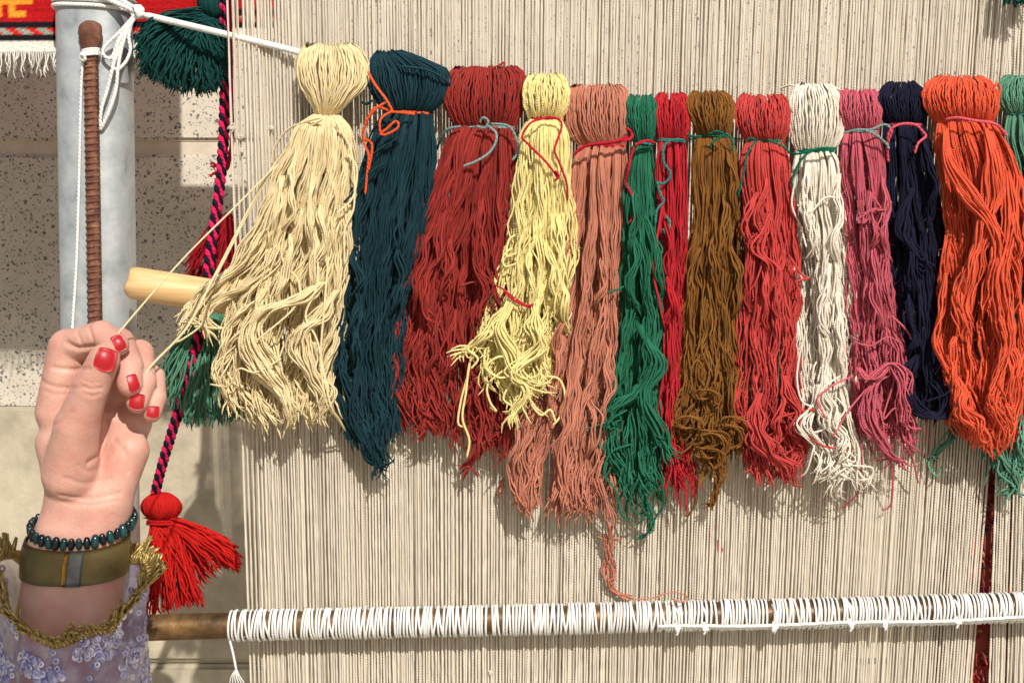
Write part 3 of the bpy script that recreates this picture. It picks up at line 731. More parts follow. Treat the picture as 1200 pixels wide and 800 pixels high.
skein('yellow', 'pale yellow yarn skein with frayed curly ends and crimson tie', (244, 222, 150),
      [(88, 624, 656), (96, 616, 664), (110, 613, 668), (128, 616, 664)], (139, 621, 658),
      [(165, 608, 668), (200, 606, 670), (250, 602, 672), (300, 594, 668), (350, 582, 664), (400, 564, 654), (440, 560, 652), (482, 580, 640)],
      seed=104, depth=28, amp=3.6, fine=1.8, frayed=8, curl=7, ends=lambda a: 440 + 40 * math.sin(a * 3.1), var=0.1, tiec=tie_rd, y0=-0.027)
skein('salmon', 'salmon pink yarn skein with a crimson tie, longest in the row', (194, 126, 102),
      [(100, 672, 726), (106, 664, 733), (125, 661, 736), (148, 663, 736), (162, 672, 734)], (171, 680, 733),
      [(200, 670, 734), (240, 668, 732), (280, 664, 731), (340, 655, 732), (400, 640, 732), (450, 628, 730), (500, 612, 724), (560, 602, 718), (608, 606, 712)],
      seed=105, depth=30, amp=3.4, fine=1.4, frayed=6, curl=5, knee=.82, ends=lambda a: 592 + 15 * math.sin(a * 3.1), var=0.15, tiec=tie_rd, y0=-0.018)
skein('green', 'emerald green yarn skein, narrow, with ragged curling ends', (42, 106, 78),
      [(112, 741, 764), (120, 736, 768), (140, 735, 768), (158, 739, 766)], (168, 744, 763),
      [(190, 739, 764), (220, 736, 768), (280, 732, 770), (340, 732, 776), (400, 732, 776), (440, 724, 774), (480, 714, 772), (540, 714, 778), (600, 728, 780)],
      seed=106, depth=24, amp=3.8, fine=1.8, frayed=7, curl=4, knee=.8, ends=lambda a: 570 + 25 * math.sin(a * 3.1), tiec=tie_tl, y0=-0.022)
skein('red', 'narrow bright red yarn skein with a green tie', (182, 42, 50),
      [(110, 774, 800), (117, 769, 806), (135, 767, 809), (152, 770, 808)], (165, 771, 803),
      [(200, 768, 806), (250, 769, 809), (300, 772, 806), (340, 772, 802), (400, 772, 800), (450, 770, 796), (500, 770, 800), (540, 778, 810), (592, 786, 816)],
      seed=107, depth=22, amp=2.6, fine=1.3, frayed=8, tiec=tie_tl, y0=-0.020, ends=lambda a: 575)
skein('brown', 'golden brown yarn skein with coiled bottom and green tie', (130, 86, 40),
      [(108, 814, 848), (114, 808, 856), (126, 805, 862), (145, 813, 857)], (159, 818, 855),
      [(200, 812, 864), (250, 816, 866), (300, 808, 866), (350, 806, 864), (400, 806, 866), (440, 798, 872), (480, 792, 878), (520, 794, 878), (565, 808, 866)],
      seed=108, depth=30, amp=3.4, fine=1.6, frayed=7, curl=10, knee=.72, ends=lambda a: 535 + 20 * math.sin(a * 3.1), tiec=tie_gn, y0=-0.019)
skein('coral', 'coral red yarn skein with a thin dark green tie beside white skein', (192, 70, 66),
      [(112, 870, 914), (119, 864, 923), (135, 862, 926), (152, 866, 924)], (165, 875, 918),
      [(200, 865, 930), (250, 866, 936), (300, 868, 940), (350, 866, 940), (400, 868, 938), (450, 868, 938), (500, 868, 944), (550, 870, 940), (575, 880, 928)],
      seed=109, depth=30, amp=3.4, fine=1.5, frayed=6, curl=7, knee=.78, ends=lambda a: 555 + 12 * math.sin(a * 3.1), tiec=tie_gn)
skein('white', 'off white yarn skein with a green tie and curly frayed bottom', (236, 226, 207),
      [(98, 938, 970), (106, 929, 980), (125, 926, 988), (150, 927, 988), (165, 929, 984)], (177, 934, 977),
      [(220, 929, 990), (280, 934, 996), (340, 936, 1000), (400, 936, 1000), (450, 936, 1002), (500, 944, 1010), (550, 955, 1018), (585, 972, 1016)],
      seed=110, depth=28, amp=3.6, fine=1.7, frayed=6, curl=8, knee=.78, ends=lambda a: 545 + 30 * a, var=0.1, tiec=tie_gn)
skein('rose', 'rose pink yarn skein with a grey green tie beside navy skein', (190, 90, 102),
      [(106, 986, 1024), (113, 981, 1030), (128, 980, 1033), (143, 984, 1031)], (154, 988, 1028),
      [(180, 985, 1038), (220, 987, 1040), (260, 992, 1042), (300, 995, 1046), (350, 1000, 1050), (400, 995, 1062), (450, 993, 1072), (500, 1002, 1074), (535, 1014, 1068)],
      seed=111, depth=28, amp=3.0, fine=1.5, frayed=6, curl=6, knee=.78, ends=lambda a: 515 + 20 * a, tiec=tie_gy)
skein('navy', 'navy blue yarn skein with a rose pink tie', (30, 30, 48),
      [(97, 1042, 1072), (103, 1034, 1080), (116, 1028, 1086), (132, 1031, 1087)], (146, 1038, 1082),
      [(180, 1036, 1090), (220, 1036, 1098), (260, 1038, 1101), (300, 1040, 1104), (350, 1044, 1106), (400, 1050, 1108), (450, 1060, 1112), (505, 1072, 1108)],
      seed=112, depth=26, amp=2.2, fine=1.2, frayed=6, ends=lambda a: 492, tiec=tie_pk, y0=-0.016)
skein('orange', 'vivid orange yarn skein, the broadest, with a rose tie', (222, 92, 62),
      [(90, 1098, 1152), (97, 1087, 1164), (110, 1082, 1170), (128, 1086, 1169)], (142, 1096, 1163),
      [(165, 1094, 1180), (200, 1100, 1196), (250, 1106, 1206), (300, 1108, 1210), (350, 1104, 1212), (400, 1098, 1214), (450, 1102, 1210), (500, 1114, 1206), (530, 1134, 1198)],
      seed=113, depth=34, amp=4.2, fine=1.3, frayed=6, ends=lambda a: 510 + 18 * math.sin(a * 3.1), var=0.15, tiec=tie_pk, y0=-0.021)
skein('pale_green', 'light green yarn skein half hidden by the orange skein', (94, 142, 116),
      [(90, 1178, 1214), (98, 1171, 1222), (112, 1168, 1226), (124, 1172, 1222)], (134, 1180, 1216),
      [(165, 1174, 1228), (200, 1184, 1236), (300, 1190, 1242), (400, 1184, 1240), (480, 1170, 1226), (530, 1156, 1212), (578, 1166, 1204)],
      seed=114, depth=24, amp=3.2, fine=1.5, frayed=10, y0=-0.013, ends=lambda a: 560, tiec=tie_tl)


# ------------------------------------------------------------------ extra locks and loose strands of the skeins
def extra(key, pts, width, n, amp=2.0, fine=1.2, frayed=5, name='loose_lock', sr=1.14, endv=0.06, seed=1, curl=0.0, M=34):
    r = np.random.default_rng(seed); root = SKEINS[key]; n = max(4, int(n * 0.9))
    P = lock_strands(np.array(pts, float), width, n, r, M=M, amp=amp, fine=fine, frayed=frayed, end_var=endv, curl=curl)
    P[..., 1] = np.minimum(P[..., 1], -0.0015)
    return tag(tubes(name, P - np.array(root.location), sr * MM * r.uniform(0.88, 1.1, n), MATS[key], root, 4, rnd=r.random(n)), kind='stuff')
def loose(key, pts, w=1.2, mat=None, name='loose_strand', n=44):
    o = strand_px(name, pts, w * MM, mat or MATS[key], SKEINS[key], n, 6)
    if name == 'tie_end':
        k_ = [c for c in SKEINS[key].children if c.name.split('.')[0] == 'tie']
        if k_: o.parent = k_[0]
    return o

f = -0.036
# cream: a sheaf of strands dragged left over the rod, with drooping curls
extra('cream', [(330, 215, -.030), (312, 262, -.030), (285, 305, -.028), (255, 332, -.024), (228, 362, -.022), (216, 392, -.022)], [8, 20, 30, 30, 20, 10], 46, amp=2.0, frayed=7, seed=1)
extra('cream', [(335, 240, -.034), (318, 300, -.032), (290, 335, -.030), (262, 350, -.026), (240, 372, -.024), (246, 398, -.024)], [8, 18, 26, 24, 16, 8], 34, amp=2.5, frayed=8, seed=2)
extra('cream', [(310, 320, -.034), (288, 356, -.032), (270, 380, -.030), (252, 385, -.028), (222, 376, -.026)], [8, 12, 10, 8, 6], 9, amp=3.5, frayed=7, seed=3)
extra('cream', [(318, 330, -.034), (288, 380, -.034), (268, 420, -.032), (262, 452, -.030), (270, 486, -.026)], [8, 14, 14, 10, 6], 13, amp=5, frayed=8, seed=4)
extra('cream', [(300, 352, -.036), (272, 375, -.034), (256, 405, -.032), (250, 440, -.030), (262, 446, -.030)], [6, 10, 9, 8, 6], 7, amp=4, frayed=6, seed=5)
extra('cream', [(380, 330, -.040), (348, 352, -.042), (306, 366, -.042), (296, 400, -.042), (318, 440, -.042), (338, 478, -.040), (330, 500, -.034)], [10, 26, 34, 34, 34, 26, 12], 60, amp=2.2, frayed=5, seed=6, M=56)
extra('cream', [(395, 340, -.038), (372, 372, -.042), (352, 392, -.044), (362, 430, -.042), (384, 462, -.040), (378, 492, -.034)], [8, 20, 26, 28, 24, 10], 44, amp=2.2, frayed=5, seed=7, M=56)
for q, p in enumerate([
    [(392, 140, f), (412, 180, f), (415, 240, f), (404, 270, f), (404, 310, f)],
    [(378, 140, f), (345, 160, -.024), (330, 185, -.02), (326, 215, -.02)],
    [(375, 138, f), (340, 150, -.02), (322, 172, -.014), (318, 192, -.012)],
    [(370, 260, f), (372, 330, -.044), (358, 370, -.046), (372, 400, -.046), (386, 470, -.044), (398, 492, -.03), (405, 505, -.02)],
    [(385, 300, f), (380, 360, -.046), (376, 420, -.046), (382, 470, -.044), (394, 488, -.03), (402, 500, -.02)],
    [(340, 250, f), (330, 300, f), (350, 330, -.040), (345, 360, -.046), (300, 400, -.048)],
    [(262, 340, -.03), (246, 352, -.03), (236, 380, -.03), (216, 396, -.03), (204, 402, -.03)],
    [(330, 420, -.048), (300, 436, -.048), (280, 432, -.046), (268, 452, -.04), (246, 450, -.03)],
    [(405, 180, f), (418, 196, f), (414, 230, f), (395, 250, -.04)]]):
    loose('cream', p, 1.25)
# strands drawn out to the hand
YH = -0.12
hand_in = (139, 390, YH - 0.024); hand_in2 = (172, 436, YH - 0.012)
loose('cream', [(352, 168, -.026), (322, 196, -.022), (280, 238, -.045), (212, 306, -.09), hand_in, (134, 399, YH - 0.026)], 1.05, n=60, name='pulled_strand')
loose('cream', [(352, 160, -.026), (322, 192, -.022), (290, 248, -.028), (252, 322, -.040), (218, 385, -.085), hand_in2, (171, 470, YH - 0.012)], 1.35, n=60, name='pulled_strand')
loose('cream', [(348, 170, -.026), (318, 204, -.022), (291, 250, -.027), (253, 324, -.039), (232, 356, -.036)], 1.0, n=40, name='pulled_strand')
# teal
loose('teal', [(470, 78, -.034), (500, 82, -.036), (522, 94, -.030), (528, 104, -.02)], 1.6)
loose('teal', [(452, 190, f), (430, 205, f), (412, 228, -.034), (400, 240, -.028), (398, 244, -.02)], 1.4)
loose('teal', [(470, 160, f), (452, 170, f), (438, 180, f), (428, 190, -.034)], 1.3)
loose('teal', [(436, 118, -.03), (430, 122, -.026), (424, 120, -.02)], 1.6)
extra('teal', [(420, 430, -.03), (414, 480, -.03), (424, 520, -.026), (446, 545, -.02), (464, 538, -.016)], [6, 12, 14, 14, 10], 16, amp=3, frayed=9, seed=11)
extra('teal', [(440, 460, -.03), (446, 510, -.026), (440, 540, -.022), (436, 556, -.018)], [8, 14, 12, 14], 16, amp=3, frayed=8, seed=12)
for p in ([(431, 84, -.03), (440, 100, -.036), (452, 116, -.038), (460, 130, -.037)],
          [(456, 130, -.036), (440, 126, -.040), (428, 145, -.038), (426, 165, f), (432, 182, f), (430, 205, f), (428, 228, f)],
          [(460, 130, -.038), (446, 140, -.042), (448, 158, -.042), (466, 150, -.042), (464, 142, -.042), (452, 152, -.042), (444, 158, -.042)],
          [(452, 120, -.038), (440, 128, -.040), (430, 142, -.038), (425, 160, f), (436, 170, -.037), (432, 200, f)],
          [(456, 131, -.038), (470, 132, -.036), (486, 134, -.032)]):
    loose('teal', p, 1.5, tie_or, 'tie_end')
# brick
loose('brick', [(574, 82, -.02), (586, 76, -.02), (591, 74, -.02), (589, 86, -.022)], 1.3, MATS['brick'])
for p in ([(570, 146, -.032), (582, 158, -.038), (576, 176, -.038), (560, 188, -.038), (543, 195, f)],
          [(575, 145, -.032), (596, 148, -.034), (606, 165, -.034), (606, 180, -.030), (600, 188, -.032)],
          [(540, 148, -.028), (524, 152, -.024), (516, 164, -.016), (512, 176, -.006)],
          [(562, 144, -.034), (566, 138, -.036), (572, 142, -.037), (568, 150, -.036), (558, 148, -.034)]):
    loose('brick', p, 1.5, tie_gy, 'tie_end')
extra('brick', [(560, 440, -.034), (568, 490, -.032), (560, 525, -.028), (546, 545, -.02), (540, 556, -.014)], [8, 14, 14, 12, 8], 14, amp=3, frayed=9, seed=21)
loose('brick', [(538, 545, -.02), (552, 548, -.02), (560, 558, -.016)], 1.4)
loose('brick', [(538, 335, f), (560, 330, -.038), (585, 336, -.040), (604, 350, -.044), (622, 360, -.046), (628, 357, -.046)], 1.2)
for p in ([(520, 250, f), (510, 300, -.038), (498, 340, -.04), (505, 380, -.04)], [(560, 260, f), (556, 310, -.04), (572, 340, -.042), (560, 380, -.04)]):
    extra('brick', p, [4, 10, 10, 6], 9, amp=3, seed=int(p[0][0]))
rx_ = np.random.default_rng(77)
for key, (xa, xb), (ya, yb_), n_ in (('brick', (500, 590), (230, 460), 7), ('teal', (412, 482), (230, 440), 5), ('salmon', (660, 718), (260, 520), 6), ('brown', (820, 858), (210, 420), 4), ('coral', (878, 926), (230, 500), 6), ('white', (944, 984), (230, 460), 5), ('rose', (1004, 1034), (200, 420), 4), ('navy', (1056, 1080), (200, 420), 4), ('orange', (1118, 1192), (190, 460), 6), ('cream', (318, 392), (200, 330), 6), ('yellow', (616, 656), (190, 340), 5), ('red', (778, 796), (210, 480), 3), ('green', (744, 764), (210, 420), 4)):
    yy0 = {'yellow': -.046, 'cream': -.042, 'orange': -.043, 'green': -.038}.get(key, -.0375)
    for q in range(n_):
        x0_, y0_ = rx_.uniform(xa, xb), rx_.uniform(ya, yb_); dx_ = rx_.normal(0, 9)
        slope = (-0.12 if key in ('brick', 'teal', 'cream', 'salmon') else 0.03)
        L0 = rx_.uniform(70, 120)
        extra(key, [(x0_, y0_ - L0 / 2, yy0 + .012), (x0_ + dx_ * .5 + slope * L0 * .3, y0_ - L0 * .2, yy0), (x0_ + dx_ + slope * L0 * .6, y0_ + L0 * .2, yy0 - .001), (x0_ + dx_ * .4 + slope * L0, y0_ + L0 / 2, yy0 + .012)], [4, 8, 9, 5], 8, amp=3.0, fine=1.3, frayed=2, seed=int(1000 + x0_ * 3 + q), M=26, endv=0.02)
# yellow
g_ = -.044
for p in ([(575, 385, g_), (556, 405, g_), (548, 440, -.04), (540, 470, -.038), (537, 496, -.036), (546, 500, -.036)],
          [(570, 400, g_), (552, 420, -.042), (546, 460, -.04), (542, 490, -.038), (550, 515, -.036), (547, 536, -.034)],
          [(640, 440, g_), (656, 445, -.042), (662, 465, -.04), (656, 488, -.038), (648, 498, -.038)],
          [(630, 450, g_), (622, 470, -.042), (634, 486, -.04), (645, 480, -.04), (652, 496, -.038)],
          [(595, 430, g_), (572, 450, -.042), (574, 470, -.042), (582, 482, -.04), (574, 476, -.04)],
          [(605, 440, g_), (590, 466, -.044), (604, 480, -.044), (606, 505, -.042)],
          [(604, 275, -.04), (596, 282, -.04), (594, 300, -.04), (606, 296, -.042)],
          [(600, 290, -.04), (590, 300, -.04), (592, 312, -.04), (608, 308, -.042)],
          [(580, 400, g_), (560, 396, -.046), (548, 408, -.044), (560, 420, -.046), (552, 432, -.044)],
          [(600, 420, g_), (584, 418, -.05), (570, 430, -.05), (584, 442, -.05), (600, 440, -.048)]):
    loose('yellow', p, 1.35)
extra('yellow', [(600, 350, g_), (588, 390, -.048), (600, 430, -.048), (612, 462, -.046), (604, 496, -.042)], [8, 18, 22, 16, 8], 26, amp=5, frayed=12, seed=31)
extra('yellow', [(625, 350, g_), (630, 390, -.048), (618, 430, -.048), (628, 460, -.044)], [8, 18, 20, 16], 24, amp=5, frayed=14, seed=32, curl=6)
extra('yellow', [(590, 360, g_), (572, 388, -.046), (556, 404, -.044), (546, 416, -.040)], [8, 14, 14, 14], 18, amp=4, frayed=12, seed=33)
for p in ([(640, 138, -.040), (622, 144, -.044), (612, 160, -.042), (618, 168, -.044), (640, 190, -.046), (655, 210, -.044)],
          [(640, 137, -.040), (655, 140, -.042), (658, 150, -.042), (650, 175, -.046), (656, 192, -.044), (664, 215, -.040), (665, 235, -.036)],
          [(650, 200, -.046), (655, 206, -.046), (650, 212, -.046)],
          [(590, 340, -.046), (600, 350, -.048), (615, 358, -.048), (628, 356, -.046)]):
    loose('yellow', p, 1.4, tie_rd, 'tie_end')
# salmon
for p in ([(672, 182, -.034), (684, 172, -.037), (710, 168, -.036), (738, 163, -.032), (740, 155, -.028), (734, 150, -.03)],
          [(676, 178, -.034), (690, 170, -.038), (720, 166, -.036), (736, 160, -.032)]):
    loose('salmon', p, 1.9, tie_rd, 'tie_end')
extra('salmon', [(700, 560, -.03), (712, 600, -.024), (718, 640, -.012), (716, 665, -.006), (712, 690, -.005)], [8, 12, 10, 8, 8], 9, amp=3, frayed=6, seed=41, sr=0.85)
extra('salmon', [(708, 625, -.012), (714, 650, -.008), (712, 675, -.006), (722, 694, -.006), (740, 700, -.006)], [8, 9, 7, 9, 4], 9, amp=3, frayed=4, seed=42, sr=0.8, curl=0)
loose('salmon', [(715, 690, -.006), (735, 701, -.008), (765, 700, -.012), (780, 695, -.014), (795, 694, -.016), (806, 700, -.022), (798, 705, -.025), (786, 700, -.024)], 0.9)
loose('salmon', [(700, 628, -.01), (712, 632, -.012), (726, 630, -.01), (718, 640, -.01), (704, 640, -.008)], 0.9)
extra('salmon', [(640, 430, -.03), (618, 480, -.034), (608, 530, -.034), (612, 580, -.028), (624, 604, -.02)], [8, 18, 22, 22, 14], 28, amp=4, frayed=7, seed=43)
extra('salmon', [(680, 420, -.034), (672, 470, -.036), (660, 520, -.038), (668, 570, -.032), (684, 604, -.022)], [8, 18, 22, 22, 14], 28, amp=4, frayed=7, seed=44)
extra('salmon', [(590, 560, -.006), (588, 570, -.006), (584, 580, -.005)], [3, 5, 3], 5, amp=1, frayed=3, seed=45)
# green
gd = -.038
extra('green', [(752, 450, gd), (734, 470, gd), (714, 490, -.034), (698, 505, -.030)], [10, 20, 22, 18], 24, amp=3, frayed=8, seed=51)
extra('green', [(748, 380, gd), (768, 425, -.040), (756, 455, -.040), (768, 500, -.038), (782, 540, -.034)], [8, 16, 18, 18, 16], 26, amp=3, frayed=10, seed=52)
for p in ([(740, 520, gd), (716, 530, -.034), (708, 555, -.03), (722, 575, -.03), (728, 600, -.026), (738, 612, -.02)],
          [(760, 560, gd), (752, 590, -.03), (762, 610, -.02), (756, 628, -.012), (742, 631, -.01)],
          [(775, 560, gd), (778, 590, -.026), (768, 606, -.02), (762, 622, -.014), (748, 629, -.01)],
          [(748, 560, gd), (738, 585, -.03), (744, 600, -.026), (758, 602, -.02), (766, 612, -.016)],
          [(745, 300, -.036), (738, 330, -.036), (712, 343, -.036), (699, 344, -.034)],
          [(735, 480, gd), (712, 495, -.034), (702, 520, -.03), (712, 528, -.03)]):
    loose('green', p, 1.3)
for p in ([(766, 166, -.03), (752, 166, -.034), (742, 176, -.034), (736, 200, -.034), (734, 215, -.03), (742, 232, -.034), (744, 250, -.036), (737, 262, -.036)],
          [(768, 168, -.030), (758, 165, -.036), (744, 170, -.036)]):
    loose('green', p, 1.5, tie_rd, 'tie_end')
# red
for p in ([(802, 164, -.026), (788, 164, -.030), (778, 172, -.032), (778, 190, -.034), (786, 204, -.034), (778, 215, -.034), (768, 213, -.034)],
          [(770, 214, -.034), (774, 228, -.034), (778, 236, -.034), (770, 246, -.036), (768, 262, -.038)],
          [(780, 252, -.034), (785, 262, -.034), (782, 276, -.034), (777, 268, -.034)]):
    loose('red', p, 1.5, tie_tl, 'tie_end')
loose('red', [(776, 240, -.034), (770, 280, -.038), (766, 320, -.038), (772, 350, -.036), (778, 380, -.034)], 1.4)
# brown
for p in ([(830, 158, -.034), (840, 154, -.038), (848, 158, -.038), (836, 166, -.038), (832, 174, -.036)],
          [(850, 156, -.034), (858, 164, -.034), (858, 178, -.032)], [(822, 160, -.034), (812, 160, -.03), (806, 157, -.026)]):
    loose('brown', p, 1.4, tie_gn, 'tie_end')
for k in range(9):
    r_ = np.random.default_rng(60 + k)
    cx, cy = r_.uniform(806, 864), r_.uniform(455, 535)
    a = np.linspace(0, r_.uniform(4, 7), 9) + r_.uniform(0, 6); R_ = r_.uniform(7, 15)
    p = np.stack([cx + R_ * np.cos(a), cy + R_ * 0.75 * np.sin(a) + np.linspace(-6, 6, 9), np.full(9, -.040) + .003 * np.sin(a)], -1)
    extra('brown', p, [6, 8, 8, 6], 7, amp=1, frayed=4, seed=160 + k, M=40)
extra('brown', [(838, 530, -.03), (842, 560, -.026), (836, 585, -.02), (828, 598, -.014)], [8, 12, 8, 6], 12, amp=3, frayed=5, seed=61)
extra('brown', [(820, 290, -.034), (808, 320, -.032), (806, 350, -.028), (802, 372, -.02)], [4, 6, 6, 4], 4, amp=3, frayed=5, seed=62)
loose('brown', [(815, 560, -.02), (816, 585, -.014), (808, 602, -.01), (802, 604, -.008)], 1.3)
# coral
for p in ([(886, 165, -.034), (876, 180, -.036), (872, 200, -.036), (866, 225, -.034), (865, 232, -.032)],
          [(900, 164, -.034), (918, 172, -.032), (926, 180, -.03)], [(886, 165, -.034), (880, 162, -.036), (874, 166, -.034)]):
    loose('coral', p, 1.35, tie_gn, 'tie_end')
for p in ([(925, 300, -.034), (940, 322, -.034), (948, 326, -.034), (934, 330, -.036), (938, 345, -.034)],
          [(915, 480, -.034), (935, 498, -.036), (960, 520, -.038), (985, 526, -.038), (1000, 526, -.036)],
          [(910, 490, -.034), (930, 484, -.036), (950, 480, -.038), (962, 482, -.038)],
          [(905, 330, f), (915, 350, -.038), (905, 362, -.038), (898, 345, -.038)]):
    loose('coral', p, 1.3)
extra('coral', [(918, 440, -.034), (930, 480, -.036), (938, 505, -.034), (952, 518, -.030)], [8, 14, 16, 14], 18, amp=4, frayed=11, seed=71)
extra('coral', [(900, 250, f), (888, 290, -.040), (906, 315, -.040), (900, 345, -.036)], [6, 16, 16, 8], 16, amp=2, seed=72)
extra('coral', [(890, 460, f), (885, 500, -.042), (905, 530, -.042), (925, 548, -.038), (920, 566, -.03)], [8, 22, 26, 22, 12], 34, amp=3, frayed=6, seed=73)
# white
for p in ([(978, 176, -.032), (955, 176, -.036), (940, 186, -.036), (930, 205, -.034), (928, 215, -.032), (932, 222, -.032)],
          [(980, 174, -.03), (960, 174, -.036), (938, 180, -.036), (928, 180, -.032)]):
    loose('white', p, 1.5, tie_gn, 'tie_end')
for p in ([(934, 240, -.034), (950, 248, -.038), (966, 232, -.038), (984, 232, -.036)],
          [(932, 210, -.034), (928, 240, -.032), (938, 265, -.034), (945, 290, -.036)],
          [(940, 400, -.034), (934, 440, -.034), (940, 470, -.036), (960, 480, -.038), (968, 500, -.038), (950, 508, -.038)],
          [(975, 540, -.034), (1000, 545, -.034), (1022, 548, -.03), (1020, 560, -.028), (1008, 562, -.028)],
          [(985, 440, -.036), (965, 455, -.040), (958, 480, -.040), (975, 495, -.040), (990, 480, -.040), (980, 465, -.040)],
          [(970, 100, -.02), (985, 106, -.018), (994, 116, -.014), (990, 140, -.02)], [(940, 104, -.02), (926, 100, -.014), (914, 104, -.008)],
          [(960, 500, -.034), (952, 530, -.036), (945, 552, -.032), (935, 560, -.026)]):
    loose('white', p, 1.15)
extra('white', [(965, 440, -.036), (972, 490, -.038), (985, 530, -.036), (990, 560, -.03), (992, 585, -.02)], [8, 18, 22, 20, 12], 22, amp=6, frayed=5, curl=6, seed=81, sr=1.0)
extra('white', [(960, 450, -.036), (950, 500, -.036), (958, 540, -.032), (968, 562, -.026)], [8, 16, 18, 18], 18, amp=6, frayed=5, seed=82, sr=1.0, curl=7)
# rose
for p in ([(988, 156, -.032), (1005, 152, -.036), (1020, 152, -.036), (1036, 146, -.034), (1044, 150, -.034)],
          [(1012, 152, -.036), (1026, 158, -.036), (1038, 168, -.034), (1042, 175, -.034)]):
    loose('rose', p, 1.4, tie_gy, 'tie_end')
for p in ([(1045, 370, f), (1058, 382, -.036), (1066, 392, -.034), (1068, 398, -.034)],
          [(1020, 450, f), (995, 480, -.040), (980, 505, -.042), (975, 512, -.042)],
          [(1000, 400, f), (1020, 405, -.038), (1040, 395, -.038), (1056, 402, -.036)],
          [(1008, 500, -.034), (1010, 540, -.03), (1006, 575, -.02), (990, 592, -.014), (984, 594, -.012)],
          [(1042, 520, -.03), (1046, 560, -.02), (1044, 590, -.01), (1034, 598, -.008)],
          [(1055, 500, -.03), (1070, 540, -.02), (1076, 566, -.012)],
          [(1050, 440, f), (1035, 490, -.038), (1050, 478, -.038), (1066, 500, -.036), (1080, 502, -.034)],
          [(1000, 440, f), (975, 452, -.040), (958, 468, -.042), (968, 490, -.042)]):
    loose('rose', p, 1.15)
extra('rose', [(1020, 250, f), (1008, 262, -.038), (1018, 250, -.040), (1032, 244, -.038)], [8, 10, 10, 6], 9, amp=1, frayed=3, seed=91)
extra('rose', [(1040, 440, f), (1026, 450, -.040), (1020, 490, -.040), (1035, 530, -.034), (1062, 545, -.024)], [8, 18, 20, 18, 12], 24, amp=4, frayed=10, seed=92)
extra('rose', [(1005, 430, f), (1022, 445, -.042), (1040, 425, -.042), (1058, 450, -.040), (1060, 500, -.034)], [8, 16, 18, 18, 12], 24, amp=3, frayed=8, seed=93)
# navy
for p in ([(1040, 178, -.03), (1042, 155, -.034), (1054, 146, -.036), (1072, 146, -.036), (1082, 155, -.034), (1085, 160, -.034), (1076, 168, -.036), (1072, 180, -.036)],
          [(1041, 190, -.028), (1040, 170, -.032), (1046, 152, -.036)]):
    loose('navy', p, 1.55, tie_pk, 'tie_end')
extra('navy', [(1080, 410, -.030), (1064, 440, -.034), (1074, 475, -.036), (1096, 490, -.034), (1104, 462, -.032), (1090, 446, -.032)], [8, 18, 22, 20, 16, 10], 28, amp=2, frayed=4, seed=101)
loose('navy', [(1085, 470, -.038), (1100, 465, -.040), (1112, 458, -.042), (1116, 440, -.040)], 1.0)
extra('navy', [(1070, 220, -.03), (1056, 270, -.034), (1072, 290, -.036), (1086, 320, -.032)], [8, 16, 18, 12], 20, amp=2, seed=102)
# orange
for p in ([(1108, 140, -.038), (1122, 138, -.042), (1140, 141, -.042), (1165, 145, -.036), (1174, 152, -.032), (1180, 160, -.03)],):
    loose('orange', p, 1.7, tie_pk, 'tie_end')
loose('orange', [(1164, 108, -.03), (1168, 98, -.028), (1172, 104, -.026), (1170, 116, -.026)], 1.4)
extra('orange', [(1108, 150, -.036), (1112, 190, -.044), (1135, 230, -.048), (1158, 262, -.048), (1170, 310, -.044), (1160, 370, -.040)], [8, 18, 22, 22, 20, 12], 38, amp=2.5, seed=111)
extra('orange', [(1155, 150, -.036), (1165, 200, -.046), (1158, 250, -.046), (1140, 300, -.046), (1126, 350, -.044), (1130, 400, -.04)], [8, 18, 22, 24, 22, 12], 38, amp=3, seed=112)
extra('orange', [(1180, 200, -.036), (1186, 270, -.042), (1170, 330, -.044), (1176, 400, -.044), (1165, 460, -.042), (1180, 510, -.034)], [8, 20, 24, 24, 24, 14], 38, amp=4, seed=113, frayed=5)
extra('orange', [(1108, 320, -.036), (1100, 380, -.038), (1106, 430, -.040), (1125, 460, -.042), (1112, 462, -.042)], [6, 10, 10, 8, 6], 10, amp=3, seed=114)
extra('orange', [(1120, 440, -.036), (1130, 480, -.044), (1150, 500, -.044), (1142, 526, -.034)], [8, 22, 26, 16], 30, amp=3, seed=115, frayed=5)
extra('pale_green', [(1112, 470, -.010), (1112, 510, -.010), (1102, 530, -.009), (1096, 545, -.008)], [5, 12, 10, 8], 9, amp=4, frayed=8, seed=121)
extra('pale_green', [(1170, 520, -.02), (1180, 545, -.022), (1186, 570, -.018), (1178, 580, -.014)], [10, 22, 22, 18], 26, amp=3, frayed=9, seed=122)
loose('pale_green', [(1110, 505, -.01), (1094, 530, -.010), (1088, 545, -.010), (1098, 558, -.010), (1104, 545, -.010)], 1.1)

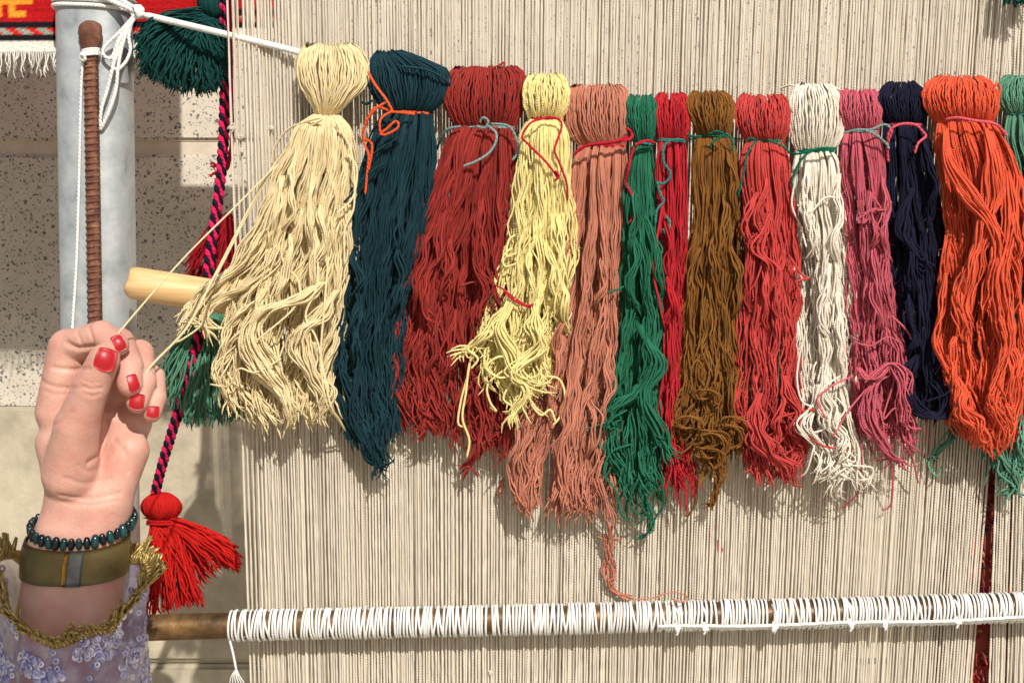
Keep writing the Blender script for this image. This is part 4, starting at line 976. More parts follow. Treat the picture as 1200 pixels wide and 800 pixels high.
# ================================================================== TASSELS AND BRAIDED CORD
def tassel(label, rgb, neck, yd, fan, n, sr=1.2, head=None, head_r=0, seed=1, depth=18, droop=0.25, var=0.25, group='tassels hung beside the warp', amp=1.5, fray=4, name='tassel', rgb2=None):
    """fan: list of (px,py) end outline from left to right"""
    r = np.random.default_rng(seed)
    root = empty(name, label, 'tassel', tuple(W(neck[0], neck[1], yd)), group)
    loc = np.array(root.location); m = yarn(name + ' wool ' + str(seed), rgb, var)
    F_ = np.array(fan, float)
    k = r.random(n) * (len(F_) - 1); i0 = np.floor(k).astype(int).clip(0, len(F_) - 2); fr = (k - i0)[:, None]
    E = F_[i0] * (1 - fr) + F_[i0 + 1] * fr
    sc = np.where(r.random(n) < 0.72, 1 - np.abs(r.normal(0, 0.05, n)), r.uniform(0.5, 0.95, n))[:, None]
    N_ = np.array(neck[:2], float)
    E = N_ + (E - N_) * sc
    M = 20; t = np.linspace(0, 1, M)
    st = N_ + r.normal(0, 1, (n, 2)) * [neck[2] * 0.45, neck[2] * 0.18]
    mid = (st + E) / 2; d = E - st
    mid = mid + np.stack([d[:, 0] * droop, -np.abs(d[:, 0]) * droop], -1)
    B = (1 - t)[None, :, None] ** 2 * st[:, None] + 2 * ((1 - t) * t)[None, :, None] * mid[:, None] + (t ** 2)[None, :, None] * E[:, None]
    ph = r.uniform(0, 6.28, (n, 2)); fq = r.uniform(1.5, 4.5, (n, 1))
    B[..., 0] += amp * np.sin(2 * np.pi * fq * t + ph[:, :1]) * t + r.normal(0, fray, (n, 1)) * np.clip((t - .8) / .2, 0, 1) ** 2
    B[..., 1] += amp * .5 * np.sin(2 * np.pi * fq * t + ph[:, 1:]) * t + r.normal(0, fray * .5, (n, 1)) * np.clip((t - .8) / .2, 0, 1) ** 2
    lay = r.uniform(-1, 1, n)
    lay = np.sign(lay) * np.abs(lay) ** 0.5 * (0.4 + 0.6 * sc[:, 0])
    PD = yd - lay[:, None] * depth * MM * np.sin(np.pi * np.clip(t * 0.62 + 0.06, 0, 1)) + amp * MM * np.sin(2 * np.pi * fq * t + ph[:, 1:]) * t
    P = W(B[..., 0], B[..., 1], PD)
    tag(tubes('skirt', P - loc, sr * MM * r.uniform(0.85, 1.15, n), m, root, 4, rnd=r.random(n)), kind='stuff')
    if head:
        hx, hy, hrx, hry = head; nh = head_r
        ph_ = r.uniform(-np.pi, np.pi, nh); M = 18; a = np.linspace(0.02, np.pi - 0.02, M)
        prof = np.sin(a)
        PX = hx + hrx * prof * np.sin(ph_)[:, None] + 0.6 * np.sin(4 * a + 5 * ph_[:, None]); PY = hy - hry * np.cos(a) + 0 * PX
        PD = yd - hrx * MM * prof * np.cos(ph_)[:, None]
        tag(tubes('head', W(PX, PY, PD) - loc, sr * MM * 1.15, m, root, 4, rnd=r.random(nh)), kind='stuff')
        a = np.linspace(0, 2 * np.pi, 30, endpoint=False)
        for q in range(3):
            T = W(hx + neck[2] * 1.05 * np.cos(a), hy + hry * 0.98 + q * 1.8 + 0 * a, yd - neck[2] * MM * np.sin(a))
            tubes('binding', T - loc, sr * MM * 1.1, m, root, 5, closed=True)
    return root
def binding_note(): pass
tassel('bright red tassel with round head hanging behind the brown bar', (190, 32, 28), (190, 609, 16), 0.098,
       [(150, 690), (160, 722), (185, 724), (215, 712), (238, 712), (232, 696), (262, 664), (282, 672), (284, 650), (268, 632)], 420, sr=1.25, head=(189, 594, 23, 17), head_r=220, seed=1, depth=30, droop=0.10, amp=1.6, fray=3)
tassel('dark green pompon tassel beside the red rug', (26, 70, 66), (238, 22, 22), 0.052,
       [(160, 40), (160, 62), (168, 90), (184, 98), (212, 112), (238, 112), (256, 108), (268, 90), (272, 60)], 760, sr=1.1, head=(254, 2, 22, 22), head_r=200, seed=2, depth=46, droop=0.32, amp=2.2, fray=4.5)
tassel('burgundy tassel behind the pink and black braid', (150, 26, 36), (266, 252, 8), 0.060,
       [(214, 312), (222, 330), (240, 345), (262, 350), (285, 352), (292, 330)], 130, sr=1.2, seed=3, depth=14, droop=0.1, amp=1.5)
tassel('mid green tassel below the wooden rod', (88, 138, 110), (246, 366, 15), 0.064,
       [(186, 440), (196, 470), (214, 500), (236, 502), (262, 500), (290, 492), (300, 460)], 300, sr=1.2, seed=4, depth=26, droop=0.22, amp=1.8)
tassel('deep green tassel tip at the top of the warp', (24, 78, 60), (1192, -60, 10), -0.020,
       [(1178, 2), (1182, 8), (1194, 8), (1206, 8), (1212, 0)], 90, sr=1.3, seed=5, depth=12, droop=0.1)
tassel('small crimson thread tuft on the braid', (168, 26, 48), (264, 196, 3), 0.046,
       [(245, 190), (246, 195), (249, 206), (242, 212)], 14, sr=0.9, seed=6, depth=4, droop=0.1)

def braid():
    mp = yarn('hot pink braid', (222, 38, 92), 0.15, pitch=0.003); mk = yarn('black braid', (30, 26, 40), 0.2, pitch=0.003); mg = yarn('burgundy cord', (150, 26, 52), 0.2, pitch=0.003)
    pts = [(263, -30, 0.040), (264, 60, 0.042), (263, 130, 0.044), (261, 180, 0.045), (256, 230, 0.046), (248, 285, 0.046), (242, 335, 0.048), (234, 390, 0.052), (222, 432, 0.056), (207, 488, 0.064), (190, 545, 0.080), (182, 578, 0.092)]
    c = catmull(pts, 420); C = W(c[:, 0], c[:, 1], c[:, 2])
    root = empty('braided_cord', 'pink and black braided cord hanging down the warp edge to the red tassel', 'cord', tuple(C[0]))
    s = np.concatenate([[0], np.cumsum(np.linalg.norm(np.diff(C, axis=0), axis=1))])
    for k, m in enumerate((mp, mk, mp, mk)):
        a = 2 * np.pi * s / 0.0105 * 0.5 + k * np.pi / 2
        r_ = 0.0019
        P = C + r_ * np.stack([np.cos(a), np.sin(a), 0 * a], -1)
        lobes = 0.0017 * (1 + 0.42 * np.cos(2 * a - 1.0))
        tubes('pink_strand' if m is mp else 'black_strand', P - C[0], lobes[None], m, root, 7)
    c2 = catmull([(268, -30, 0.020), (270, 60, 0.020), (271, 120, 0.020), (272, 165, 0.024), (266, 200, 0.042)], 60)
    o = tubes('burgundy_cord', W(c2[:, 0], c2[:, 1], c2[:, 2]), 0.0016, mg, None, 7)
    tag(o, 'thin burgundy cord behind the first warp threads', 'cord')
braid()

# ================================================================== HAND AND FOREARM (one continuous skin)
HS = 0.53e-3      # metres per pixel at the hand
def hp(px, py, d):   # d in mm towards the viewer
    return W(px, py, YH - d * 1e-3)
def cap(P, a, b, ra, rb):
    ba = b - a; pa = P - a
    h = np.clip((pa @ ba) / (ba @ ba), 0, 1)
    return np.linalg.norm(pa - h[:, None] * ba, axis=1) - (ra + (rb - ra) * h)
def smin(a, b, k):
    h = np.clip(k - np.abs(a - b), 0, None) / k
    return np.minimum(a, b) - h * h * h * k / 6
J = lambda *q: hp(*q)
PALM = [ # (a, b, ra px, rb px)
    ((104, 592, 0), (72, 486, 0), 30, 24), ((104, 592, 0), (100, 478, -12), 28, 22), ((108, 592, 0), (130, 484, -16), 28, 20), ((112, 590, 0), (157, 496, -12), 28, 19),
    ((72, 486, -2), (157, 496, -13), 21, 18), ((153, 528, -2), (130, 580, 2), 22, 25), ((66, 520, 2), (84, 580, 2), 24, 27)]
ARM = [((88, 598, -1), (72, 655, 2), 36, 42), ((117, 598, -1), (104, 655, 2), 36, 42), ((72, 655, 2), (66, 720, 10), 42, 43), ((104, 655, 2), (98, 720, 10), 42, 43),
       ((66, 720, 10), (54, 880, 34), 43, 46), ((98, 720, 10), (90, 880, 34), 43, 46)]
THUMB = [((82, 556, 10), (90, 500, 20), 32, 25.5), ((90, 500, 20), (107, 453, 27), 25, 20), ((107, 453, 27), (122, 421, 30), 20, 17.8)]
INDEX = [((68, 482, 0), (80, 408, 2), 26, 23), ((80, 408, 2), (119, 393, 15), 21, 17), ((119, 393, 15), (138, 404, 24), 16.5, 13)]
MIDDLE = [((100, 470, -13), (140, 402, -10), 21, 18), ((140, 402, -10), (151, 428, 14), 18, 16.5), ((151, 428, 14), (152, 450, 19), 16, 14.5)]
RING = [((130, 476, -16), (164, 414, -14), 19, 16.5), ((164, 414, -14), (168, 448, 9), 16, 15), ((168, 448, 9), (161, 471, 14), 14.5, 13)]
PINKY = [((157, 490, -12), (180, 442, -13), 17, 13.5), ((180, 442, -13), (182, 466, 4), 13.5, 12.5), ((182, 466, 4), (178, 484, 8), 12.5, 11)]
PIX = HS
def sdf(P):
    def c(q): return cap(P, J(*q[0]), J(*q[1]), q[2] * PIX, q[3] * PIX)
    d = c(PALM[0])
    for q in PALM[1:]: d = smin(d, c(q), 14 * PIX)
    a = c(ARM[0])
    for q in ARM[1:]: a = smin(a, c(q), 12 * PIX)
    d = smin(d, a, 22 * PIX)
    for fg in (INDEX, MIDDLE, RING, PINKY): d = smin(d, c(fg[0]), 9 * PIX)
    th = c(THUMB[0]); 
    for q in THUMB[1:]: th = smin(th, c(q), 6 * PIX)
    d1 = smin(d, c(THUMB[0]), 11 * PIX)
    d = np.minimum(d1, th)
    
    for fg in (INDEX, MIDDLE, RING, PINKY):
        m = smin(c(fg[1]), c(fg[2]), 3 * PIX)
        d = smin(d, m, 2.0 * PIX)
    return d
def build_hand():
    vs = 0.0012
    lo = np.array([-0.315, YH - 0.085, 1.0]); 
    pts = np.array([hp(*q[k]) for g_ in (PALM, ARM, THUMB, INDEX, MIDDLE, RING, PINKY) for q in g_ for k in (0, 1)])
    lo = pts.min(0) - 0.028; hi = pts.max(0) + 0.028
    n = np.ceil((hi - lo) / vs).astype(int) + 1
    ax = [lo[k] + vs * np.arange(n[k]) for k in range(3)]
    G = np.empty(n, np.float32)
    for i in range(n[0]):
        Y_, Z_ = np.meshgrid(ax[1], ax[2], indexing='ij')
        G[i] = sdf(np.stack([np.full(Y_.size, ax[0][i]), Y_.ravel(), Z_.ravel()], -1)).reshape(Y_.shape)
    # naive surface nets
    ins = G < 0
    cs = sum(ins[a:n[0] - 1 + a, b:n[1] - 1 + b, c_:n[2] - 1 + c_].astype(np.int8) for a in (0, 1) for b in (0, 1) for c_ in (0, 1))
    act = (cs > 0) & (cs < 8)
    vid = -np.ones(act.shape, np.int64); idx = np.argwhere(act); vid[act] = np.arange(len(idx))
    V = lo + vs * (idx + 0.5)
    def grad(P, e=4e-4):
        return np.stack([(sdf(P + np.eye(3)[k] * e) - sdf(P - np.eye(3)[k] * e)) / (2 * e) for k in range(3)], -1)
    for _ in range(3):
        g_ = grad(V); d_ = sdf(V); V = V - np.clip(d_, -vs, vs)[:, None] * g_ / (np.linalg.norm(g_, axis=1, keepdims=True) + 1e-9)
    F = []
    for axis in range(3):
        sl0 = [slice(1, -1)] * 3; sl0[axis] = slice(0, n[axis] - 1); sl1 = list(sl0); sl1[axis] = slice(1, n[axis])
        a_ = ins[tuple(sl0)]; b_ = ins[tuple(sl1)]
        ch = np.argwhere(a_ != b_); s_ = a_[tuple(ch.T)]
        off = np.ones(3, int); off[axis] = 0; e = ch + off
        u, v = [(1, 2), (2, 0), (0, 1)][axis]
        def at(du, dv):
            q = e.copy(); q[:, u] -= du; q[:, v] -= dv; return vid[tuple(q.T)]
        quad = np.stack([at(1, 1), at(0, 1), at(0, 0), at(1, 0)], -1)
        quad[~s_] = quad[~s_][:, ::-1]
        F.append(quad)
    F = np.vstack(F); F = F[(F >= 0).all(1)]
    return V, F, grad
HV, HF, hgrad = build_hand()
bvh = BVHTree.FromPolygons([tuple(v) for v in HV], [tuple(f_) for f_ in HF])
def hit(px, py):
    """first skin point on the sight line through a photo pixel"""
    a = W(px, py, -0.5); b = W(px, py, 0.0)
    l, nrm, i_, d_ = bvh.ray_cast(Vector(a), Vector(b - a).normalized())
    return None if l is None else np.array(l)
# creases pressed into the skin
NRM = hgrad(HV); NRM /= np.linalg.norm(NRM, axis=1, keepdims=True) + 1e-9
def crease(pts, depth, width):
    global HV
    c = catmull(np.array(pts, float), 24); Q = [hit(x, y_) for x, y_ in c]; Q = np.array([q for q in Q if q is not None])
    if len(Q) < 2: return
    near = np.where((np.abs(HV - Q.mean(0)).max(1) < 0.035))[0]
    d_ = np.sqrt(((HV[near, None] - Q[None]) ** 2).sum(-1)).min(1)
    HV[near] -= NRM[near] * (1.6 * depth * np.exp(-(d_ / width) ** 2))[:, None]
for pts, dp, wd in (
    ([(62, 431), (80, 433), (104, 432)], .0008, .0012), ([(48, 446), (60, 452), (78, 455), (100, 454)], .0007, .0013), ([(52, 458), (68, 462), (84, 460)], .0004, .0012),
    ([(78, 402), (92, 408), (108, 406)], .0012, .0016), ([(104, 384), (108, 396), (110, 404)], .0006, .0011), ([(90, 388), (94, 398), (96, 404)], .0004, .0011),
    ([(94, 452), (106, 456), (118, 455)], .0006, .0012), ([(96, 460), (108, 464), (116, 462)], .0005, .0012), ([(98, 446), (108, 449), (116, 448)], .0003, .001),
    ([(62, 498), (74, 492), (84, 482)], .0005, .0014), ([(104, 542), (116, 532), (124, 510), (126, 490)], .0009, .0018),
    ([(76, 560), (100, 566), (128, 560)], .0004, .0016), ([(70, 580), (104, 584), (140, 578)], .0006, .0014), ([(72, 588), (104, 591), (138, 586)], .0004, .0013),
    ([(92, 545), (104, 552), (118, 548)], .0003, .0012), ([(134, 515), (146, 530), (150, 552)], .0004, .0016)):
    crease(pts, dp, wd)
def skin_mat():
    m, t, p = newmat('skin'); L = t.links.new
    tc = nd(t, 'ShaderNodeTexCoord')
    no = nd(t, 'ShaderNodeTexNoise'); no.inputs['Scale'].default_value = 38; no.inputs['Detail'].default_value = 5; L(tc.outputs['Object'], no.inputs['Vector'])
    cr = nd(t, 'ShaderNodeValToRGB'); L(no.outputs['Fac'], cr.inputs[0])
    e = cr.color_ramp.elements; e[0].position = 0.3; e[0].color = lin(196, 142, 124); e[1].position = 0.72; e[1].color = lin(220, 174, 154)
    n3 = nd(t, 'ShaderNodeTexNoise'); n3.inputs['Scale'].default_value = 95; n3.inputs['Detail'].default_value = 6; n3.inputs['Roughness'].default_value = 0.7; L(tc.outputs['Object'], n3.inputs['Vector'])
    mr = nd(t, 'ShaderNodeMapRange'); mr.inputs[1].default_value = 0.48; mr.inputs[2].default_value = 0.72; mr.inputs[4].default_value = 0.55; L(n3.outputs['Fac'], mr.inputs[0])
    mx = nd(t, 'ShaderNodeMix', data_type='RGBA'); L(mr.outputs[0], mx.inputs[0]); L(cr.outputs[0], mx.inputs[6]); mx.inputs[7].default_value = lin(206, 132, 118)
    L(mx.outputs[2], p.inputs['Base Color']); p.inputs['Roughness'].default_value = 0.5; p.inputs['Specular IOR Level'].default_value = 0.35
    p.inputs['Subsurface Weight'].default_value = 0.25; p.inputs['Subsurface Radius'].default_value = (1.0, 0.35, 0.2); p.inputs['Subsurface Scale'].default_value = 0.004
    v = nd(t, 'ShaderNodeTexVoronoi'); v.inputs['Scale'].default_value = 700; L(tc.outputs['Object'], v.inputs['Vector'])
    n2 = nd(t, 'ShaderNodeTexNoise'); n2.inputs['Scale'].default_value = 180; n2.inputs['Detail'].default_value = 4; L(tc.outputs['Object'], n2.inputs['Vector'])
    ad = nd(t, 'ShaderNodeMath', operation='MULTIPLY_ADD'); L(n2.outputs['Fac'], ad.inputs[0]); ad.inputs[1].default_value = 2.0; L(v.outputs['Distance'], ad.inputs[2])
    b = nd(t, 'ShaderNodeBump'); b.inputs['Strength'].default_value = 0.3; b.inputs['Distance'].default_value = 0.0005; L(ad.outputs[0], b.inputs['Height']); L(b.outputs[0], p.inputs['Normal'])
    return m
person = empty('person', 'raised left hand and forearm with red nails, pinching cream yarn', 'person', tuple(hp(80, 860, 20)))
PL = np.array(person.location)
mesh_np('arm', HV - PL, HF, skin_mat(), person)
# nails
m_nail, _t, _p = newmat('red nail lacquer'); _p.inputs['Base Color'].default_value = lin(178, 18, 30); _p.inputs['Roughness'].default_value = 0.4; _p.inputs['Coat Weight'].default_value = 0.25
def nail(cx, cy, wpx, lpx, tilt, nx, ny):
    """centre pixel, size, tilt of its long axis (deg from vertical), facing direction (nx right, ny up, rest towards viewer)"""
    N_ = np.array([nx, -math.sqrt(max(0.05, 1 - nx * nx - ny * ny)), ny]); N_ /= np.linalg.norm(N_)
    up = np.array([math.sin(math.radians(tilt)), 0, math.cos(math.radians(tilt))]); up -= N_ * (up @ N_); up /= np.linalg.norm(up)
    sd_ = np.cross(up, N_)
    c0 = hit(cx, cy)
    if c0 is None: return
    n = 13; V = []; ok = True
    for i_ in range(n):
        for j_ in range(n):
            u, v = -1 + 2 * i_ / (n - 1), -1 + 2 * j_ / (n - 1)
            # square -> rounded rectangle
            uu = u * math.sqrt(1 - 0.18 * v * v) * (1 - 0.06 * v); vv = v * math.sqrt(1 - (0.2 if v > 0 else 0.5) * u * u)
            o = c0 + sd_ * uu * wpx / 2 * HS + up * vv * lpx / 2 * HS + N_ * 0.02
            l, nr, q, d_ = bvh.ray_cast(Vector(o), Vector(-N_))
            dd = 0.021 if l is None else d_
            dd = min(max(dd, 0.016), 0.0235)
            V.append((o, dd))
    D_ = np.array([d_ for _, d_ in V]).reshape(n, n)
    for _ in range(3):
        Dp = np.pad(D_, 1, mode='edge'); D_ = (Dp[1:-1, 1:-1] * 2 + Dp[:-2, 1:-1] + Dp[2:, 1:-1] + Dp[1:-1, :-2] + Dp[1:-1, 2:]) / 6
    X = np.array([o for o, _ in V]); top = X - N_ * (D_.reshape(-1, 1) - 0.00025); bot = X - N_ * (D_.reshape(-1, 1) + 0.0010)
    i_ = np.arange(n - 1)[:, None]; j_ = np.arange(n - 1)[None]
    F = np.stack([i_ * n + j_, (i_ + 1) * n + j_, (i_ + 1) * n + j_ + 1, i_ * n + j_ + 1], -1).reshape(-1, 4)
    rim = np.concatenate([np.arange(n), np.arange(1, n) * n + n - 1, (n - 1) * n + np.arange(n - 2, -1, -1), np.arange(n - 2, 0, -1) * n]); rn = np.roll(rim, -1)
    mesh_np('fingernail', np.vstack([top, bot]) - PL, np.vstack([F, np.stack([rim, rim + n * n, rn + n * n, rn], -1)]), m_nail, person)
nail(123, 421, 23, 27, 14, 0.1, 0.22)
nail(140.5, 402, 13, 19, -22, 0.62, 0.1)
nail(157, 449, 13, 21, -14, 0.55, 0.05)
nail(160, 471, 17, 19, 10, 0.1, -0.1)
nail(179, 483, 14, 14, 8, 0.1, -0.1)

# ---- bracelets round the wrist
def arm_axis(py):
    pys = [560, 598, 655, 720, 880]; pxs = [105, 102.5, 88, 82, 72]; ds = [0, -1, 2, 10, 34]
    return np.interp(py, pys, pxs), np.interp(py, pys, ds)
def ring_pt(th, py, off):
    x, d_ = arm_axis(py); A = hp(x, py, d_)
    dr = np.array([math.cos(th), -math.sin(th), 0.0])
    l, nr, i_, dd = bvh.ray_cast(Vector(A + dr * 0.09), Vector(-dr))
    base = np.array(l) if l is not None else A + dr * 0.03
    return base + dr * off, dr
m_bead = noise_mat('dark teal glass bead', [(0.35, (8, 34, 36)), (0.65, (18, 74, 74))], 90, 0.18, 0.0, bump=0.05, spec=0.6)
m_bead2 = noise_mat('black glass bead', [(0.35, (8, 10, 12)), (0.65, (14, 26, 28))], 90, 0.15, 0.0, bump=0.05, spec=0.6)
def beads():
    root = empty('bead_bracelet', 'bracelet of dark teal and black glass beads on the wrist', 'bracelet', tuple(hp(100, 630, 0)))
    loc = np.array(root.location)
    a = np.linspace(0, np.pi, 11); prof = np.stack([np.sin(a) ** 0.7, -np.cos(a)], -1)
    nb = 14; V = np.array([(p_[0] * math.cos(q) * 0.0024, p_[0] * math.sin(q) * 0.0024, p_[1] * 0.0041) for p_ in prof for q in np.linspace(0, 2 * np.pi, nb, endpoint=False)])
    F = np.array([[k * nb + q, k * nb + (q + 1) % nb, (k + 1) * nb + (q + 1) % nb, (k + 1) * nb + q] for k in range(10) for q in range(nb)])
    mA = mesh_np('bead', V, F, m_bead, root); mB = mesh_np('bead', V, F, m_bead2, root)
    n = 40; used = [0, 0]
    ths = np.linspace(0, 2 * np.pi, 721); pts = np.array([ring_pt(t_, 612 + 17 * math.sin(t_), 0.0022)[0] for t_ in ths[::6]])
    s = np.concatenate([[0], np.cumsum(np.linalg.norm(np.diff(pts, axis=0), axis=1))]); n = int(s[-1] / 0.0047)
    for k in range(n):
        t_ = np.interp((k + 0.5) / n * s[-1], s, ths[::6])
        p_, dr = ring_pt(t_, 612 + 17 * math.sin(t_), 0.0022)
        w_ = k % 2; src = (mA, mB)[w_]
        o = src if not used[w_] else src.copy()
        if used[w_]: link(o, root)
        used[w_] = 1
        o.location = p_ - loc; o.rotation_euler = (random.uniform(-.2, .2), random.uniform(-.25, .25), t_)
        sc = random.uniform(0.88, 1.1); o.scale = (sc, sc, sc)
    tubes('cord', np.array([ring_pt(t_, 612 + 17 * math.sin(t_), 0.0018)[0] for t_ in ths[:-1:8]]) - loc, 0.0006, m_bead2, root, 5, closed=True)
beads()
def band_bracelet():
    m_b = noise_mat('olive gold mesh band', [(0.35, (104, 90, 54)), (0.65, (138, 120, 76))], 30, 0.45, 0.6, bump=0.5, bscale=1400, bdist=0.0003)
    m_c = noise_mat('grey steel clasp', [(0.35, (96, 96, 96)), (0.65, (140, 138, 134))], 50, 0.35, 0.8, bump=0.1)
    m_g = noise_mat('gold clasp edge', [(0.35, (150, 106, 40)), (0.65, (190, 142, 60))], 200, 0.35, 0.8, bump=0.5, bscale=900)
    root = empty('band_bracelet', 'wide olive gold metal band with grey clasp below the beads', 'bracelet', tuple(hp(88, 650, 2)))
    loc = np.array(root.location)
    def patch(name, t0, t1, v0, v1, off, thick, mat, nt_, nv=8, par=None):
        ths = np.linspace(t0, t1, nt_); V = []
        for o_ in (off, off - thick):
            for t_ in ths:
                for v in np.linspace(v0, v1, nv):
                    lowpy = 627 + 44 * v + (10 - 4 * v) * math.sin(t_)
                    # straight-sided strap: use a mid-height radius so it does not follow every dent
                    p_, dr = ring_pt(t_, 648, o_)
                    q_, _ = ring_pt(t_, lowpy, o_)
                    x = q_ * 0.75 + (p_ + (q_ - p_) * np.array([0, 0, 1])) * 0.25
                    V.append(x)
        V = np.array(V); n_ = nt_ * nv
        i_ = np.arange(nt_ - 1)[:, None]; j_ = np.arange(nv - 1)[None]
        F = np.stack([i_ * nv + j_, (i_ + 1) * nv + j_, (i_ + 1) * nv + j_ + 1, i_ * nv + j_ + 1], -1).reshape(-1, 4)
        rim = np.concatenate([np.arange(nv), np.arange(1, nt_) * nv + nv - 1, (nt_ - 1) * nv + np.arange(nv - 2, -1, -1), np.arange(nt_ - 2, 0, -1) * nv]); rn = np.roll(rim, -1)
        return mesh_np(name, V - loc, np.vstack([F, F[:, ::-1] + n_, np.stack([rim, rim + n_, rn + n_, rn], -1)]), mat, par or root)
    patch('strap', 0, 2 * np.pi, 0, 1, 0.0016, 0.001, m_b, 90)
    cl = patch('clasp', math.pi / 2 - 0.42, math.pi / 2 + 0.02, -0.01, 1.01, 0.0024, 0.0012, m_c, 10)
    patch('gold_edge', math.pi / 2 - 0.10, math.pi / 2 + 0.01, 0.05, 0.95, 0.0028, 0.0008, m_g, 4, par=cl)
band_bracelet()

# ---- sleeve of sheer lilac fabric, gold trim, sequins
def sleeve():
    root = empty('sleeve_cuff', 'sheer lilac sleeve cuff with gold trim and sequins on the forearm', 'sleeve', tuple(hp(80, 800, 20)))
    loc = np.array(root.location)
    m, t, p = newmat('sheer lilac tulle'); L = t.links.new
    out = t.nodes['Material Output']
    tc = nd(t, 'ShaderNodeTexCoord'); no = nd(t, 'ShaderNodeTexNoise'); no.inputs['Scale'].default_value = 55; no.inputs['Detail'].default_value = 4; L(tc.outputs['Object'], no.inputs['Vector'])
    cr = nd(t, 'ShaderNodeValToRGB'); L(no.outputs['Fac'], cr.inputs[0]); cr.color_ramp.elements[0].position = .35; cr.color_ramp.elements[0].color = lin(156, 140, 186); cr.color_ramp.elements[1].position = .65; cr.color_ramp.elements[1].color = lin(206, 196, 214)
    L(cr.outputs[0], p.inputs['Base Color']); p.inputs['Roughness'].default_value = 0.45; p.inputs['Sheen Weight'].default_value = 0.3
    tr = nd(t, 'ShaderNodeBsdfTransparent'); mx = nd(t, 'ShaderNodeMixShader')
    fr = nd(t, 'ShaderNodeMapRange'); fr.inputs[1].default_value = .35; fr.inputs[2].default_value = .65; fr.inputs[3].default_value = .25; fr.inputs[4].default_value = .6
    L(no.outputs['Fac'], fr.inputs[0]); L(fr.outputs[0], mx.inputs[0]); L(tr.outputs[0], mx.inputs[1]); L(p.outputs[0], mx.inputs[2]); L(mx.outputs[0], out.inputs[0])
    r = np.random.default_rng(9)
    nt_, ns = 160, 44
    def surf(th, s, off=0.0):
        """th: angle (0 right, pi/2 towards viewer); s 0 rim .. 1 hidden lower end"""
        near = np.sin(th)
        rim = 660 + 92 * np.clip(near, 0, 1) ** 1.25 - 14 * np.clip(-near, 0, 1) + 6 * np.sin(3 * th + 1) + 3 * np.sin(8 * th)
        py = rim + (905 - rim) * s
        cx = 82 - 4 * s; rx_ = 84 + 10 * s; ry_ = 0.040 + 0.006 * s
        fold = 1 + (0.04 + 0.05 * s) * np.sin(6 * th + 3 * s + 1.0) + 0.025 * np.sin(13 * th - 5 * s) + 0.05 * np.clip(1 - s * 6, 0, 1)
        x = cx + rx_ * fold * np.cos(th)
        d = 4 + 26 * np.clip((py - 660) / 220, 0, 1.2)
        y = YH - d * 1e-3 - (ry_ * fold + off) * near
        return W(x, py, y)
    TH, SS = np.meshgrid(np.linspace(0, 2 * np.pi, nt_, endpoint=False), np.linspace(0, 1, ns), indexing='ij')
    V = surf(TH, SS) + r.normal(0, 0.0004, (nt_, ns, 3))
    i_ = np.arange(nt_)[:, None]; j_ = np.arange(ns - 1)[None]
    F = np.stack([i_ * ns + j_, i_ * ns + j_ + 1, ((i_ + 1) % nt_) * ns + j_ + 1, ((i_ + 1) % nt_) * ns + j_], -1).reshape(-1, 4)
    fab = mesh_np('fabric', V.reshape(-1, 3) - loc, F, m, root)
    # gold trim: rows of small wire loops standing on the rim
    m_gold = noise_mat('gold thread', [(0.3, (138, 112, 58)), (0.6, (194, 168, 104)), (0.8, (228, 210, 160))], 300, 0.38, 0.6, bump=0.4, bscale=1500)
    loops = []
    n = 300
    for k in range(n):
        th = 2 * np.pi * (k + r.random()) / n
        b = surf(np.array(th), np.array(0.0)); b2 = surf(np.array(th + 0.035), np.array(0.0)); e = (b2 - b); e /= np.linalg.norm(e)
        outd = np.array([math.cos(th), -math.sin(th), 0]); up = np.array([0, 0, 1.0]) * 0.8 + outd * r.uniform(0.2, 0.9) + r.normal(0, .25, 3); up /= np.linalg.norm(up)
        h = r.uniform(0.004, 0.0075) * (1.1 + 0.45 * math.sin(9 * th)) * (1 + 0.8 * abs(math.cos(th)) ** 2); wd = r.uniform(0.0008, 0.0016)
        base = b + np.array([0, 0, r.uniform(-0.003, 0.001)]) + outd * 0.001
        ctrl = [base - e * wd, base - e * wd * 1.2 + up * h * 0.6, base + up * h, base + e * wd * 1.2 + up * h * 0.6, base + e * wd]
        loops.append(catmull(ctrl, 10))
    tag(tubes('gold_trim', np.array(loops) - loc, 0.00072, m_gold, root, 5), kind='stuff')
    th = np.linspace(0, 2 * np.pi, 700, endpoint=False)
    for q in range(3):
        P = surf(th, 0 * th + 0.008 * q, 0.001)
        a = th * 120 + q * 2
        P = P + np.stack([0.0012 * np.cos(a) * np.cos(th), -0.0012 * np.cos(a) * np.sin(th), 0.0016 * np.sin(a)], -1)
        tubes('trim_braid', P - loc, 0.0009, m_gold, root, 5, closed=True)
    # sequins
    m_sq, t2, p2 = newmat('lilac sequin'); L = t2.links.new
    at = nd(t2, 'ShaderNodeAttribute', attribute_name='rnd'); c2 = nd(t2, 'ShaderNodeValToRGB'); L(at.outputs['Fac'], c2.inputs[0])
    c2.color_ramp.elements[0].color = lin(132, 124, 182); c2.color_ramp.elements[1].color = lin(244, 236, 250); L(c2.outputs[0], p2.inputs['Base Color'])
    p2.inputs['Metallic'].default_value = 0.4; p2.inputs['Roughness'].default_value = 0.16; p2.inputs['Coat Weight'].default_value = 0.5
    N_ = 1000; Vs = []; Fs = []; rn = []; cnt = 0
    q = np.linspace(0, 2 * np.pi, 9, endpoint=False)
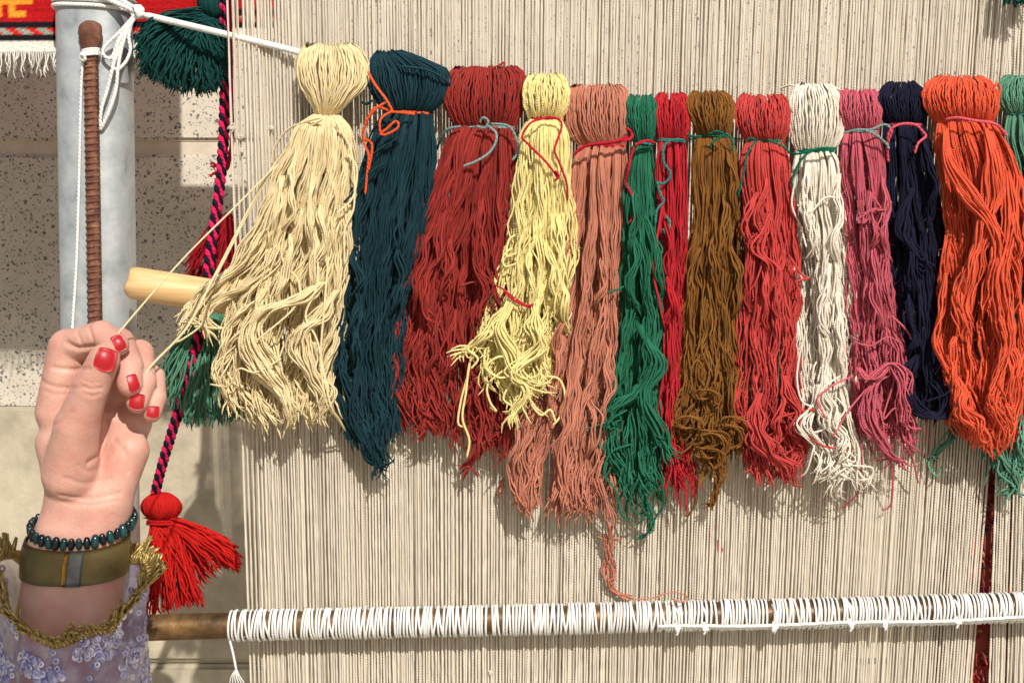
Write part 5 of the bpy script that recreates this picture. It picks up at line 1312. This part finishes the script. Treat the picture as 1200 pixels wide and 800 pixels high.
    while cnt < N_:
        th = r.uniform(-0.5, np.pi + 0.5); s = r.uniform(0.03, 0.95)
        band_ = math.sin(th * 5 + s * 16) + math.sin(th * 3 - s * 21 + 1)
        if band_ < 0.25 and r.random() > 0.06: continue
        c = surf(np.array(th), np.array(s), 0.0018); c1 = surf(np.array(th + 0.02), np.array(s)); c3 = surf(np.array(th), np.array(s + 0.01)); c0 = surf(np.array(th), np.array(s))
        e1 = c1 - c0; e1 /= np.linalg.norm(e1); nn = np.cross(e1, c3 - c0); nn /= np.linalg.norm(nn) + 1e-9
        if nn[1] > 0: nn = -nn
        nn = nn + r.normal(0, 0.16, 3); nn /= np.linalg.norm(nn); e1 = e1 - nn * (e1 @ nn); e1 /= np.linalg.norm(e1); e2 = np.cross(nn, e1)
        R_ = 0.0023 * r.uniform(0.85, 1.15)
        for rad, lift in ((R_, 0.00035), (R_ * 0.36, 0.0), (R_, 0.00005)):
            Vs.append(c + nn * lift + rad * (np.cos(q)[:, None] * e1 + np.sin(q)[:, None] * e2))
        b = cnt * 27; k = np.arange(9); k2 = (k + 1) % 9
        Fs.append(np.stack([b + k, b + k2, b + 9 + k2, b + 9 + k], -1)); Fs.append(np.stack([b + k, b + 18 + k, b + 18 + k2, b + k2], -1))
        rn += [r.random()] * 27; cnt += 1
    tag(mesh_np('sequins', np.vstack(Vs) - loc, np.vstack(Fs), m_sq, fab, rnd=rn, smooth=False), kind='stuff')
sleeve()

# ================================================================== UNSEEN SHADE PANEL added behind the viewpoint: its edge shades the forearm
m_shade_panel = noise_mat('added shade panel', [(0.3, (150, 140, 120)), (0.7, (176, 166, 144))], 20, 0.95)
pg = [(-0.75, 1.45), (0.085, 1.45), (0.085, 1.93), (-0.035, 1.95), (-0.075, 2.24), (-0.75, 2.30)]
Va = [(x, -1.10, z) for x, z in pg] + [(x, -1.106, z) for x, z in pg]
bm = bmesh.new(); vv = [bm.verts.new(v) for v in Va]
bm.faces.new(vv[:6]); bm.faces.new(vv[6:][::-1])
for k in range(6): bm.faces.new([vv[k], vv[6 + k], vv[6 + (k + 1) % 6], vv[(k + 1) % 6]])
bmesh.ops.recalc_face_normals(bm, faces=bm.faces[:])
me = bpy.data.meshes.new('added_shade_panel'); bm.to_mesh(me); bm.free(); me.materials.append(m_shade_panel)
tag(link(bpy.data.objects.new('added_shade_panel', me)), kind='structure')
